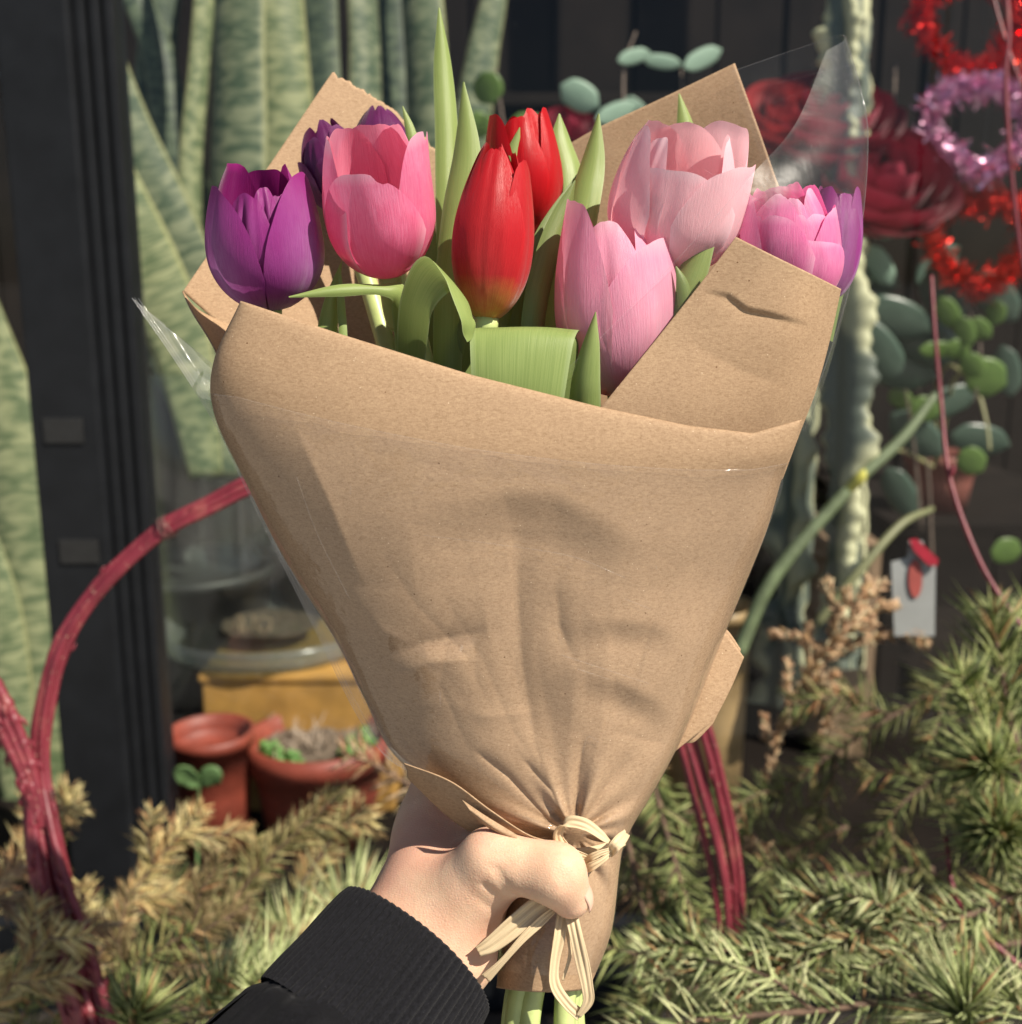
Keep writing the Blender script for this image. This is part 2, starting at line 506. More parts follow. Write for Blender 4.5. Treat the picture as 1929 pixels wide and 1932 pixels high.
# planter trough full of soil
SOIL = simple('potting_soil', (0.020, 0.015, 0.011), 0.95, 0.5, 60, 0.9, 0.006)
plt = empty('planter_trough', (0, 1.03, 0), 'long black planter trough holding the cut evergreen branches', 'planter')
MB().box((-2.1, 0.72, 0.0), (2.1, 0.745, 0.43), 0.004).build('front_panel', BLACKM, plt, smooth=False)
MB().box((-2.1, 1.32, 0.0), (2.1, 1.345, 0.43), 0.004).build('rear_panel', BLACKM, plt, smooth=False)
nn = 60
gx, gy = np.meshgrid(np.linspace(-2.1, 2.1, nn * 2), np.linspace(0.74, 1.325, nn), indexing='xy')
gz = 0.37 + 0.02 * wob(gx * 8, gy * 8, 3, 6, 1.5) + 0.006 * rng.normal(size=gx.shape)
grid_obj('soil', np.stack([gx, gy, gz], -1), SOIL, plt, kind='stuff')
# ------------------------------------------------------------------ the paper wrap
def polydist(x, y, poly):
    """distance to a polyline and side (+ below/right of travel) and tapered position 0..1"""
    poly = np.asarray(poly, float)
    best = np.full(x.shape, 1e9); sgn = np.zeros(x.shape); tt = np.zeros(x.shape)
    L = np.concatenate([[0], np.cumsum(np.linalg.norm(np.diff(poly, axis=0), axis=1))]); L /= L[-1]
    for i in range(len(poly) - 1):
        a, b_ = poly[i], poly[i + 1]; ab = b_ - a
        t = ((x - a[0]) * ab[0] + (y - a[1]) * ab[1]) / (ab @ ab)
        tc = np.clip(t, 0, 1)
        dx, dy = x - a[0] - tc * ab[0], y - a[1] - tc * ab[1]
        d = np.hypot(dx, dy); c = ab[0] * dy - ab[1] * dx
        m = d < best
        best = np.where(m, d, best); sgn = np.where(m, np.sign(c), sgn); tt = np.where(m, L[i] + tc * (L[i + 1] - L[i]), tt)
    return best, sgn, tt

def step_crease(x, y, poly, A, sig, soft=14):
    d, s, t = polydist(x, y, poly)
    tap = np.sin(np.pi * np.clip(t, 0.0, 1.0)) ** 1.0
    sd = d * s
    return A * tap * sm(-soft, soft * 2.2, sd) * np.exp(-np.maximum(sd, 0) / sig) * (np.hypot(0, 0) + 1) * np.where(sd < -soft, 0, 1)

def groove(x, y, poly, A, sig):
    d, s, t = polydist(x, y, poly)
    tap = np.sin(np.pi * np.clip(t, 0.02, 0.98)) ** 0.7
    return A * tap * np.exp(-d / sig)

def dents(x, y, fine=True):
    h = step_crease(x, y, [(770, 985), (870, 972), (955, 948), (1040, 955), (1120, 995), (1222, 1062)], 0.0075, 120, 34)
    h += groove(x, y, [(985, 985), (975, 1100), (985, 1250), (1010, 1400), (1050, 1540)], 0.0052, 85)
    h += groove(x, y, [(735, 1240), (800, 1212), (870, 1200), (925, 1190)], 0.0035, 30)
    h -= groove(x, y, [(745, 1275), (810, 1248), (900, 1245)], 0.003, 40)
    h += step_crease(x, y, [(1070, 1200), (1150, 1182), (1230, 1188), (1290, 1215)], 0.0042, 55, 20)
    h += step_crease(x, y, [(1085, 1290), (1160, 1296), (1230, 1330), (1285, 1385)], 0.0055, 55, 20)
    h += groove(x, y, [(640, 1170), (700, 1280), (760, 1390), (830, 1470)], 0.0035, 45)
    h += groove(x, y, [(1050, 1110), (1055, 1180), (1090, 1260)], 0.002, 24)
    h -= groove(x, y, [(545, 780), (620, 940), (690, 1110)], 0.002, 40)
    if fine:
        # gather towards the tie
        cx, cy = 1085, 1575
        r = np.hypot(x - cx, y - cy); a = np.arctan2(x - cx, cy - y)
        g = np.exp(-r / 130.0) * sm(12, 60, r)
        h += 0.0042 * g * (np.sin(7 * a + 1.1 + r * 0.006) + 0.6 * np.sin(15 * a + 0.4 - r * 0.01)) * 0.7
        h += 0.0016 * np.exp(-r / 300.0) * wob(x / 60, y / 60, 5, 7, 1.1)
        h += 0.0022 * wob(x / 150, y / 190, 8, 7, 1.0)
        rr_ = np.random.default_rng(77)
        for k_ in range(13):
            an = -.75 + 1.6 * (k_ + rr_.uniform(-.3, .3)) / 12.0; l0, l1 = rr_.uniform(60, 260), rr_.uniform(380, 760)
            q_ = [(cx + math.sin(an) * (l0 + (l1 - l0) * z_) + rr_.normal(0, 9), cy - math.cos(an) * (l0 + (l1 - l0) * z_) + rr_.normal(0, 9)) for z_ in (0, .33, .66, 1)]
            h += groove(x, y, q_, rr_.choice([-1, 1]) * rr_.uniform(.0002, .0005), rr_.uniform(12, 36))
        for k_ in range(3):
            px_, py_ = rr_.uniform(700, 1330), rr_.uniform(1080, 1500); an = rr_.normal(0, .5); l_ = rr_.uniform(30, 90)
            q_ = [(px_ - l_ * math.cos(an), py_ - l_ * math.sin(an)), (px_ + rr_.normal(0, 6), py_ + rr_.normal(0, 6)), (px_ + l_ * math.cos(an), py_ + l_ * math.sin(an))]
            h += groove(x, y, q_, rr_.choice([-1, 1]) * rr_.uniform(.0004, .0010), rr_.uniform(7, 18))
        for q_, A_, sg_ in (([(470, 930), (640, 1080), (800, 1290)], -.0014, 80), ([(1420, 960), (1290, 1080), (1120, 1180)], .0013, 75), ([(560, 1100), (760, 1110), (930, 1070)], .0007, 70),
                            ([(700, 1330), (860, 1330), (1010, 1390)], -.0008, 60), ([(1330, 1180), (1240, 1290), (1120, 1420)], -.0015, 60), ([(620, 830), (900, 900), (1180, 900)], .0009, 90), ([(860, 1120), (830, 1290), (900, 1450)], .0012, 45)):
            h += groove(x, y, q_, A_, sg_)
        h += groove(x, y, [(895, 1415), (960, 1465), (1010, 1520), (1050, 1560)], 0.003, 12)
        h += groove(x, y, [(985, 1430), (1040, 1490), (1065, 1545)], 0.0025, 12)
        h += groove(x, y, [(1100, 1395), (1090, 1470), (1082, 1545)], 0.003, 13)
        h += groove(x, y, [(1190, 1420), (1140, 1490), (1105, 1560)], 0.0025, 14)
    return h

TOPX = np.array([455, 640, 890, 1130, 1300, 1420, 1512.]); TOPY = np.array([568, 630, 708, 768, 804, 818, 792.])
ROWS = [  # xl, yl, xr, yr, bow, front depth, half depth
    (455, 568, 1512, 792, 0, .432, .014),
    (404, 690, 1496, 850, 22, .430, .024),
    (406, 792, 1476, 905, 34, .430, .036),
    (470, 920, 1446, 1000, 28, .432, .047),
    (541, 1060, 1402, 1110, 22, .436, .056),
    (630, 1200, 1352, 1230, 20, .441, .050),
    (690, 1320, 1300, 1360, 15, .447, .043),
    (742, 1420, 1262, 1440, 10, .450, .036),
    (850, 1512, 1222, 1510, 5, .453, .030),
    (958, 1565, 1192, 1560, 0, .4555, .025),
    (992, 1600, 1175, 1600, 0, .4590, .020),
    (984, 1640, 1168, 1640, 0, .4575, .022),
    (950, 1750, 1152, 1760, 10, .4530, .027),
    (938, 1864, 1111, 1866, 7, .4510, .030)]
def wrap_grid(t, phi, doff=0.0, dentk=1.0, back=False, xs=1.0, fine=True, wide=0.0):
    """t: row parameter array, phi: angle array (0 = front)"""
    s = np.sin(phi)
    cols = []
    for i, (xl, yl, xr, yr, bow, df, D) in enumerate(ROWS):
        mx, hx = (xl + xr) / 2, (xr - xl) / 2 * xs + wide
        x = mx + hx * s
        if i == 0:
            y = np.interp(mx + (xr - xl) / 2 * s, TOPX, TOPY)
        else:
            y = yl + (yr - yl) * (s + 1) / 2 + bow * (1 - s ** 2)
            if i in (1, 2):
                lin = TOPY[0] + (TOPY[-1] - TOPY[0]) * (s + 1) / 2
                y = y + (np.interp(mx + hx * s, TOPX, TOPY) - lin) * (0.55 if i == 1 else 0.3) - bow * 0.3
        c = np.cos(phi)
        prof = np.sign(c) * np.abs(c) ** float(np.interp(i, [0, 2, 5, 9], [0.36, 0.42, 0.62, 0.85]))
        d = df + D * (1 + prof) if back else df + D * (1 - prof)
        cols.append(np.stack([x, y, d], -1))
    A = np.array(cols)                       # rows, cols, 3
    G = cr_at(A, t)
    if dentk:
        wgt = 1 - sm(0.80, 1.0, np.abs(s))[None]
        k = sm(1.0, 2.6, t)[:, None] * 0.9 + 0.1
        G[..., 2] += dents(G[..., 0], G[..., 1], fine) * dentk * wgt * k
    G[..., 2] += doff
    return G

wrap = empty('bouquet_wrap', P((1060, 1864, .478)), 'brown kraft paper wrapped around the tulips, gathered and tied above the hand', 'wrapping paper')
NR = len(ROWS) - 1
tt = np.linspace(0, NR, 330)
ph = np.linspace(R_(-96), R_(96), 260)
G = wrap_grid(tt, ph)
# a soft outward roll of the top hem
G[:, :, 2] += (0.0016 * np.exp(-tt / 0.10))[:, None]
FRONT = G
o = grid_obj('front_sheet', W(C(G)), M['kraft'], wrap, thick=0.0005)
# rear half of the cone
G = wrap_grid(np.linspace(1.2, NR, 120), np.linspace(R_(-93), R_(93), 90), 0.0, 0, True, 0.985)
grid_obj('rear_sheet', W(C(G)), M['kraft_in'], wrap, thick=0.0005)
# right flap
def sheet(name, ctrl, nv, nu, amp=0.0008, seed=1, mat='kraft', extra=None, thick=0.0005, torn=None):
    G = crgrid(ctrl, nv, nu)
    G[..., 2] += amp * wob(G[..., 0] / 120, G[..., 1] / 120, seed, 6, 1.0)
    if extra: G[..., 2] += extra(G[..., 0], G[..., 1])
    if torn: torn(G)
    return grid_obj(name, W(C(G)), M[mat], wrap, thick=thick)
def flapx(x, y):
    h = step_crease(x, y, [(1325, 545), (1375, 556), (1410, 582), (1450, 590), (1535, 612)], 0.0022, 30, 4)
    return h + groove(x, y, [(1290, 640), (1400, 700), (1500, 735)], 0.0012, 60)
sheet('side_flap', [
    [(1389, 447, .450), (1455, 480, .446), (1525, 514, .450), (1587, 545, .466)],
    [(1318, 540, .450), (1410, 580, .447), (1500, 615, .452), (1566, 640, .472)],
    [(1232, 648, .449), (1350, 690, .448), (1460, 720, .456), (1540, 735, .477)],
    [(1128, 776, .446), (1270, 810, .449), (1410, 830, .460), (1511, 812, .484)],
    [(1040, 880, .444), (1200, 910, .450), (1360, 930, .464), (1476, 905, .489)]], 120, 120, 0.0010, 4, extra=flapx)
# back-left sheet with a torn right edge
def torn_b(G):
    r = np.random.default_rng(4)
    n = G.shape[0]
    e = np.cumsum(r.normal(0, 1.4, n)); e -= np.linspace(e[0], e[-1], n)
    wgt = np.linspace(0, 1, G.shape[1])[None] ** 8
    G[..., 1] += (e + r.normal(0, 1.6, n))[:, None] * wgt
sheet('back_sheet', [   # rows run down-right, columns from the left corner to the peak
    [(345, 550, .520), (440, 411, .536), (535, 272, .550), (627, 134, .560)],
    [(430, 628, .528), (530, 490, .545), (640, 345, .560), (735, 205, .570)],
    [(560, 760, .535), (650, 600, .556), (760, 440, .574), (870, 330, .580)],
    [(700, 900, .530), (800, 760, .556), (920, 620, .574), (1060, 480, .582)],
    [(860, 1050, .520), (960, 930, .545), (1060, 800, .562), (1180, 660, .575)]], 120, 90, 0.0012, 6, torn=torn_b)
sheet('back_corner', [
    [(1060, 280, .570), (1130, 240, .566), (1245, 187, .560), (1387, 119, .552)],
    [(1100, 420, .572), (1170, 370, .568), (1300, 290, .562), (1431, 240, .550)],
    [(1130, 560, .570), (1220, 500, .566), (1340, 420, .560), (1476, 366, .548)],
    [(1130, 760, .562), (1260, 660, .556), (1390, 570, .548), (1540, 520, .534)],
    [(1180, 950, .545), (1290, 850, .540), (1400, 760, .535), (1520, 700, .515)]], 90, 90, 0.0012, 9)
sheet('side_gusset', [
    [(344, 549, .5195), (375, 585, .522), (450, 620, .530)],
    [(362, 588, .505), (410, 630, .515), (500, 690, .528)],
    [(412, 676, .486), (450, 710, .505), (540, 780, .525)],
    [(440, 800, .480), (490, 830, .500), (570, 880, .520)]], 40, 24, 0.0006, 10)
# folded rear flap low on the right
sheet('rear_flap', [
    [(1330, 1160, .492), (1366, 1190, .492), (1404, 1240, .494)],
    [(1310, 1260, .490), (1340, 1290, .489), (1376, 1305, .492)],
    [(1280, 1370, .488), (1300, 1385, .487), (1342, 1362, .490)],
    [(1240, 1440, .487), (1265, 1425, .486), (1285, 1405, .488)]], 40, 30, 0.0012, 12)
sheet('rear_flap', [
    [(1340, 1165, .499), (1372, 1188, .499), (1398, 1225, .500)],
    [(1310, 1280, .497), (1350, 1290, .497), (1382, 1290, .498)],
    [(1285, 1400, .494), (1310, 1400, .494), (1345, 1366, .496)]], 30, 20, 0.001, 13)
# the loose hem lying over the back of the hand
sheet('lower_hem', [
    [(762, 1440, .4520), (850, 1474, .4465), (925, 1528, .4445), (995, 1574, .4465), (1046, 1590, .449)],
    [(768, 1452, .4535), (838, 1500, .4520), (900, 1546, .4510), (970, 1580, .4510), (1042, 1594, .452)],
    [(772, 1470, .4600), (835, 1528, .4620), (892, 1566, .4600), (955, 1588, .4570), (1038, 1598, .455)],
    [(800, 1490, .4700), (852, 1545, .4720), (905, 1578, .4690), (960, 1592, .4640), (1036, 1602, .459)]], 60, 90, 0.0034, 14)
sheet('lower_hem', [
    [(872, 1510, .4470), (920, 1542, .4440), (975, 1575, .4430)],
    [(884, 1526, .4440), (930, 1560, .4420), (975, 1584, .4425)],
    [(886, 1534, .4470), (932, 1568, .4450), (972, 1590, .4450)]], 16, 30, 0.0006, 15)

# ------------------------------------------------------------------ cellophane
cel = empty('cellophane_sleeve', P((1090, 1800, .47)), 'clear crinkled cellophane sleeve around the kraft paper', 'cellophane')
def mono_offset(G, amp, seed):
    G = G.copy()
    x, y = G[..., 0], G[..., 1]
    G[..., 2] -= np.abs(amp * wob(x / 55, y / 75, seed, 7, 1.2))
    return G
G = wrap_grid(np.linspace(1.62, 12.7, 260), np.linspace(R_(-93), R_(93), 200), -0.0012, 0.92, False, 1.0, False, 3)
Gp = wrap_grid(np.linspace(1.62, 12.7, 260), np.linspace(R_(-93), R_(93), 200), 0, 1.0, False, 1.0, True, 3)
G[..., 2] = np.minimum(G[..., 2], Gp[..., 2] - 0.0007)
G = mono_offset(G, 0.0011, 21)
grid_obj('front_film', W(C(G)), M['film'], cel)
FE = MB().tube(W(C(G[0, 8:-8])), 0.00009, 5, interp=False)
for pq in ([(800, 1010), (960, 1030), (1080, 1050), (1180, 1090)], [(1060, 1236), (1140, 1262), (1225, 1290)], [(1090, 1262), (1150, 1282)], [(560, 900), (600, 1010), (660, 1130)], [(1180, 1130), (1230, 1150)], [(1100, 1420), (1110, 1390), (1130, 1400)]):
    pl3 = []
    for x_, y_ in pq:
        q_ = np.argmin((G[..., 0] - x_) ** 2 + (G[..., 1] - y_) ** 2); g_ = G.reshape(-1, 3)[q_]
        pl3.append([x_, y_, g_[2] - .0003])
    FE.tube(P(np.array(pl3)), 0.00008, 4)
FE.build('film_edge', M['film_edge'], cel)
# left fin
def film(name, ctrl, nv, nu, amp, seed, mat='film_loose'):
    G = crgrid(ctrl, nv, nu)
    G[..., 2] += amp * wob(G[..., 0] / 40, G[..., 1] / 60, seed, 7, 1.2)
    return grid_obj(name, W(C(G)), M[mat], cel)
outer = [(249, 562, .470), (325, 672, .472), (404, 797, .474), (462, 918, .476), (528, 1055, .479), (598, 1195, .480), (666, 1335, .478), (726, 1425, .472), (800, 1470, .466)]
inner = [(400, 688, .480), (425, 740, .480), (450, 810, .482), (510, 920, .484), (585, 1060, .485), (665, 1200, .484), (722, 1330, .480), (770, 1420, .474), (820, 1465, .468)]
mid1 = [((a[0] + b_[0]) / 2, (a[1] + b_[1]) / 2, (a[2] + b_[2]) / 2 - .004) for a, b_ in zip(outer, inner)]
film('fin_film', np.array([outer, mid1, inner]).swapaxes(0, 1), 120, 16, 0.0012, 31, 'film_fin')
mid2 = [((a[0] + b_[0]) / 2 + 4, (a[1] + b_[1]) / 2, (a[2] + b_[2]) / 2 + .006) for a, b_ in zip(outer, inner)]
film('fin_film', np.array([outer, mid2, [(p[0] + 8, p[1] + 4, p[2] + .006) for p in inner]]).swapaxes(0, 1), 120, 16, 0.0016, 32, 'film_fin')
mb = MB()
mb.tube(P(np.array(outer)), 0.00024, 6)
mb.tube(P(np.array([(p[0] + 12, p[1] + 1, p[2] - .001) for p in outer])), 0.00020, 6)
mb.tube(P(np.array([(p[0] + 5, p[1] - 1, p[2] - .002) for p in outer[:7]])), 0.00018, 6)
mb.tube(P(np.array([(249, 562, .470), (300, 606, .474), (360, 655, .478), (404, 690, .481)])), 0.00012, 5)
mb.tube(P(np.array([(540, 1062, .470), (600, 1160, .472), (645, 1225, .473), (690, 1330, .47)])), 0.00018, 5)
mb.build('film_edge', M['film_edge'], cel)
# right sheet: back layer - fold - front layer
R5 = [
    [(1380, 135, .548), (1480, 100, .545), (1560, 74, .535), (1592, 65, .522), (1596, 68, .512), (1590, 78, .505), (1560, 95, .498)],
    [(1400, 200, .548), (1500, 180, .545), (1600, 160, .534), (1622, 160, .520), (1620, 165, .505), (1580, 185, .488), (1500, 235, .472)],
    [(1430, 280, .547), (1530, 270, .544), (1625, 250, .532), (1638, 250, .516), (1630, 260, .496), (1560, 290, .468), (1418, 330, .452)],
    [(1460, 400, .545), (1540, 400, .542), (1618, 400, .530), (1630, 400, .512), (1615, 405, .486), (1530, 410, .458), (1345, 415, .446)],
    [(1480, 540, .541), (1530, 540, .538), (1590, 540, .524), (1604, 540, .506), (1590, 545, .484), (1480, 550, .461), (1240, 530, .447)],
    [(1470, 680, .534), (1510, 690, .530), (1548, 690, .516), (1558, 690, .503), (1550, 700, .487), (1400, 700, .460), (1130, 640, .447)],
    [(1430, 800, .522), (1470, 810, .519), (1500, 810, .508), (1512, 810, .499), (1508, 815, .489), (1350, 830, .462), (1066, 700, .450)]]
film('back_film', R5, 130, 110, 0.0013, 41)
mb = MB()
mb.tube(P(np.array([r[0] for r in R5][:1] + [R5[0][1], R5[0][2], R5[0][3]])), 0.00013, 5)
mb.tube(P(np.array([r[3] for r in R5])), 0.00016, 5)
mb.tube(P(np.array([r[6] for r in R5][2:])), 0.00010, 5)
for a, b_ in (((1385, 300, .4535), (1600, 430, .482)), ((1392, 316, .4535), (1605, 450, .484)), ((1330, 320, .453), (1604, 478, .486)), ((1430, 165, .545), (1615, 120, .525)), ((1440, 200, .545), (1618, 135, .524))):
    q = np.linspace(0, 1, 8)[:, None]
    L_ = np.array(a) * (1 - q) + np.array(b_) * q
    L_[:, 2] -= 0.004 * np.sin(np.pi * q[:, 0])
    mb.tube(P(L_), 0.00007, 4)
mb.build('film_edge', M['film_edge'], cel)
film('side_film', [
    [(1505, 815, .478), (1512, 810, .488), (1500, 820, .498)],
    [(1462, 905, .470), (1478, 880, .488), (1462, 905, .500)],
    [(1450, 960, .470), (1474, 930, .490), (1445, 980, .502)],
    [(1400, 1085, .470), (1418, 1075, .490), (1390, 1120, .502)],
    [(1345, 1215, .470), (1362, 1210, .488), (1340, 1240, .498)]], 60, 20, 0.001, 44)

# ------------------------------------------------------------------ tulips
def s2l(r, g, b):
    return tuple(((c / 255) / 12.92 if c / 255 <= 0.04045 else ((c / 255 + 0.055) / 1.055) ** 2.4) for c in (r, g, b))
PET = {
 'purple': mat_petal('purple_petal', ((0.34, 0.20, 0.40), 0.12), (0.350, 0.060, 0.285), (0.290, 0.020, 0.185), (0.300, 0.014, 0.165), (0.270, 0.030, 0.220), None, 0.32, 0.34, ((0.52, 0.27, 0.55), 0.95)),
 'dark_purple': mat_petal('dark_purple_petal', ((0.14, 0.04, 0.14), 0.1), (0.115, 0.014, 0.095), (0.135, 0.012, 0.085), (0.10, 0.008, 0.06), (0.07, 0.008, 0.07), (0.17, 0.05, 0.15), 0.25, 0.4, ((0.22, 0.07, 0.22), 0.4)),
 'hot': mat_petal('hot_pink_petal', ((0.72, 0.15, 0.20), 0.10), (0.82, 0.13, 0.29), (0.88, 0.34, 0.53), (0.92, 0.36, 0.50), (0.72, 0.075, 0.21), (0.92, 0.62, 0.74), 0.38, 0.40),
 'pale': mat_petal('pale_pink_petal', ((0.88, 0.76, 0.62), 0.10), (0.92, 0.61, 0.66), (0.92, 0.57, 0.64), (0.96, 0.60, 0.64), (0.92, 0.67, 0.71), (0.95, 0.78, 0.83), 0.40, 0.40),
 'mid': mat_petal('pink_petal', ((0.85, 0.62, 0.62), 0.16), (0.86, 0.36, 0.51), (0.86, 0.34, 0.51), (0.86, 0.28, 0.43), (0.89, 0.54, 0.66), (0.87, 0.56, 0.63), 0.38, 0.40, ((0.87, 0.58, 0.64), 0.5)),
 'rose': mat_petal('rose_pink_petal', ((0.72, 0.12, 0.32), 0.1), (0.80, 0.17, 0.42), (0.85, 0.34, 0.57), (0.80, 0.13, 0.38), (0.70, 0.10, 0.34), (0.90, 0.55, 0.71), 0.38, 0.40),
 'red': mat_petal('red_petal', ((0.58, 0.50, 0.09), 0.26), (0.54, 0.020, 0.026), (0.46, 0.002, 0.009), (0.42, 0.002, 0.006), (0.38, 0.005, 0.012), None, 0.26, 0.36, ((0.58, 0.10, 0.10), 0.38)),
 'red2': mat_petal('deep_red_petal', ((0.50, 0.05, 0.03), 0.1), (0.50, 0.005, 0.010), (0.54, 0.003, 0.008), (0.42, 0.002, 0.006), (0.36, 0.002, 0.006), None, 0.28, 0.34),
}
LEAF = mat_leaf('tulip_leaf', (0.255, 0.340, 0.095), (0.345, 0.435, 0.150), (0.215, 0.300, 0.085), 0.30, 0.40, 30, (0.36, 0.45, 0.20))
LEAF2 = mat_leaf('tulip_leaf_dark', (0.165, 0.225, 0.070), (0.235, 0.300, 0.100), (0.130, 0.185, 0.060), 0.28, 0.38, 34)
STEM = simple('tulip_stem', (0.44, 0.52, 0.20), 0.4, 0.15, 60, 0.1)

def profile(t, top, base=0.10, bulge=0.46):
    a = np.clip(t / bulge, 0, 1)
    lo = base + (1 - base) * (1 - (1 - a) ** 2.3) ** 0.62
    b_ = np.clip((t - bulge) / (1 - bulge), 0, 1)
    return np.where(t < bulge, lo, 1 + (top - 1) * b_ ** 1.7)

def petal(R, L, th, h=1.0, phi=70, off=0.0, top=0.7, flare=0.0, skew=0.05, tip=0.50, seed=0, flat=0.0, ruf=0.06, notch=0.0, tippow=3.3, mid=0.035, lean=0.0, asym=0.0, nu=27, nv=32):
    u = np.linspace(-1, 1, nu)[None]; v = np.linspace(0, 1, nv)[:, None]
    r_ = np.random.default_rng(seed)
    hu = h * (1 - tip * np.abs(u) ** tippow * (1 + 0.25 * np.sign(u) * r_.uniform(-1, 1)))
    hu = hu + h * 0.022 * wob(u * 3.2, u * 0, seed + 1, 5, 1.6) + h * 0.010 * wob(u * 11, u * 0, seed + 6, 6, 1.3) - notch * h * np.exp(-((u - r_.uniform(-.35, .35)) / 0.07) ** 2) + h * asym * u
    t = v * hu
    f = profile(t, top)
    r = f * (1 + off) + skew * u * np.minimum(1, t * 3)
    r = r + flare * np.abs(u) ** 2.5 * t ** 2 + lean * t ** 2
    r = r - mid * np.exp(-(u / 0.10) ** 2) * np.sin(np.pi * np.clip(t / h, 0, 1)) 
    r = r - flat * (1 - np.cos(u * R_(phi))) * f
    r = r + ruf * wob(u * 2.1, t * 4.2, seed + 2, 6, 1.2) * (0.25 + 0.75 * np.abs(u) ** 1.5) * np.minimum(1, t * 2.5)
    r = r + 0.024 * wob(u * 5, t * 3.5, seed + 3, 6, 1.5) * np.minimum(1, t * 2.5)
    r = r + 0.010 * wob(u * 13, t * 1.2, seed + 7, 6, 1.0) * np.sin(np.pi * np.clip(t, 0, 1)) ** .5
    ang = R_(th) + u * R_(phi) * (0.86 + 0.14 * np.minimum(1, t * 2)) * (1 - 0.0 * t)
    z = t * L + L * 0.012 * wob(u * 3, t * 2, seed + 4, 4, 1.4) * np.minimum(1, t * 3)
    G = np.stack([R * r * np.sin(ang), R * r * np.cos(ang), z + np.zeros_like(ang)], -1)
    return G, np.stack([(u + 1) / 2 + 0 * t, t / max(h, 1e-3)], -1)

def frame(B, T, tilt, roll=0.0):
    """flower frame from base/top pixels; tilt (deg) of the top towards the viewer"""
    B = np.asarray(B, float); d = B[2]
    sx, sy = (T[0] - B[0]), -(T[1] - B[1])
    l = math.hypot(sx, sy)
    L = l / FPX * d / max(0.3, math.cos(R_(tilt)))
    a = np.array([sx / l * math.cos(R_(tilt)), sy / l * math.cos(R_(tilt)), math.sin(R_(tilt))])
    z = np.array([0, 0, 1.0]); ey = norm(z - a * a[2]); ex = np.cross(a, ey)
    return C(B), ex, ey, a, L

def tulip(label, mat, B, T, tilt, width, petals, stem_to=None, Ls=1.0, stemr=0.0046, cup=None, group='tulips in the bouquet', category='tulip', stemmat=None, name='tulip', leafs=()):
    o, ex, ey, a, L = frame(B, T, tilt)
    L *= Ls
    R = width / 2 / FPX * B[2]
    # root of the thing: foot of the stem
    foot = stem_to[-1] if stem_to else (B[0], B[1], B[2])
    th = empty(name, P(foot), label, category, group)
    for i, pd in enumerate(petals):
        k = dict(pd); m_ = k.pop('mat', mat)
        if 'seed' not in k: k['seed'] = 100 + i * 17 + int(B[0])
        G, uv = petal(R, L, **k)
        Wd = W(o + G[..., 0:1] * ex + G[..., 1:2] * ey + G[..., 2:3] * a)
        nv, nu = Wd.shape[:2]
        mesh_obj('petal', Wd.reshape(-1, 3), grid_faces(nv, nu), PET[m_], th, uv=uv.reshape(-1, 2))
    if stem_to:
        pts = [o + a * L * 0.02] + [o - a * 0.022] + [C(q) for q in stem_to]
        MB().tube(W(np.array(pts)), [stemr * 1.15, stemr] + [stemr] * len(stem_to), 10, 40).build('stem', stemmat or STEM, th)
    for lf in leafs:
        leaf(th, *lf)
    return th

def leaf(parent, ctrl, mat=LEAF, cup=0.25, edge=0.03, seed=0, n=46, m=11, cupend=None):
    G = ribbon(ctrl, n, m, cup, edge=edge, seed=seed, cupend=cupend)
    return grid_obj('leaf', G, mat, parent)

def px2m(px, d): return px / FPX * d

def D(**k): return k
FEET = [(975, 1905, .468), (1001, 1908, .466), (1066, 1905, .467), (1074, 1900, .480), (985, 1900, .482), (968, 1900, .480), (1082, 1890, .492), (1005, 1895, .490), (992, 1900, .498), (1066, 1890, .502)]
def to(i, *mid):
    nx = 1020 + (i % 5) * 26
    f = FEET[i]
    g = (f[0] + (f[0] - 1030) * 0.12, 2060, f[2] - 0.004)
    return list(mid) + [(nx, 1590, .476 + 0.0022 * i), f, g]

def LF(pts, w, d0=None, mat=LEAF, cup=0.3, tw=(1, 0, 0.15), seed=0, taper='tip', edge=0.03, ac=None, cupend=None):
    """leaf along pixel points (base->tip) with width px list"""
    out = []
    k = len(pts)
    for i, p in enumerate(pts):
        a_ = ac[i] if ac else tw
        out.append((p[0], p[1], p[2], a_[0], a_[1], a_[2], px2m(w[i] / 2, p[2])))
    return (out, mat, cup, edge, seed, 46, 11, cupend)

# purple, front left
tulip('open purple tulip with lavender sides at the left front of the bouquet', 'purple', (510, 588, .478), (502, 332, .478), 14, 206, [
    D(th=180, phi=66, top=.58, h=.99, off=-.02, tip=.36, seed=3, ruf=.05),
    D(th=122, phi=56, top=.56, h=1.0, off=-.08, tip=.36, seed=5, ruf=.09),
    D(th=-118, phi=58, top=.58, h=1.03, off=-.02, tip=.44, seed=8, flare=-.12, ruf=.10),
    D(th=-14, phi=36, top=.40, h=.80, off=-.12, tip=.42, seed=11, ruf=.09, mid=.14),
    D(th=16, phi=26, top=.36, h=.84, off=-.2, tip=.45, seed=32, ruf=.12, mid=.16),
    D(th=42, phi=28, top=.46, h=.80, off=-.16, tip=.5, seed=12, ruf=.10),
    D(th=-52, phi=66, top=.66, h=.845, off=.02, tip=.52, tippow=2.8, asym=-.14, seed=21, skew=-.03, flat=-.04, ruf=.05),
    D(th=62, phi=60, top=.74, h=.93, off=.03, tip=.56, tippow=2.6, asym=.14, seed=30, skew=.04, flat=-.04, ruf=.05)],
    to(0, (600, 800, .486), (800, 1250, .484)))
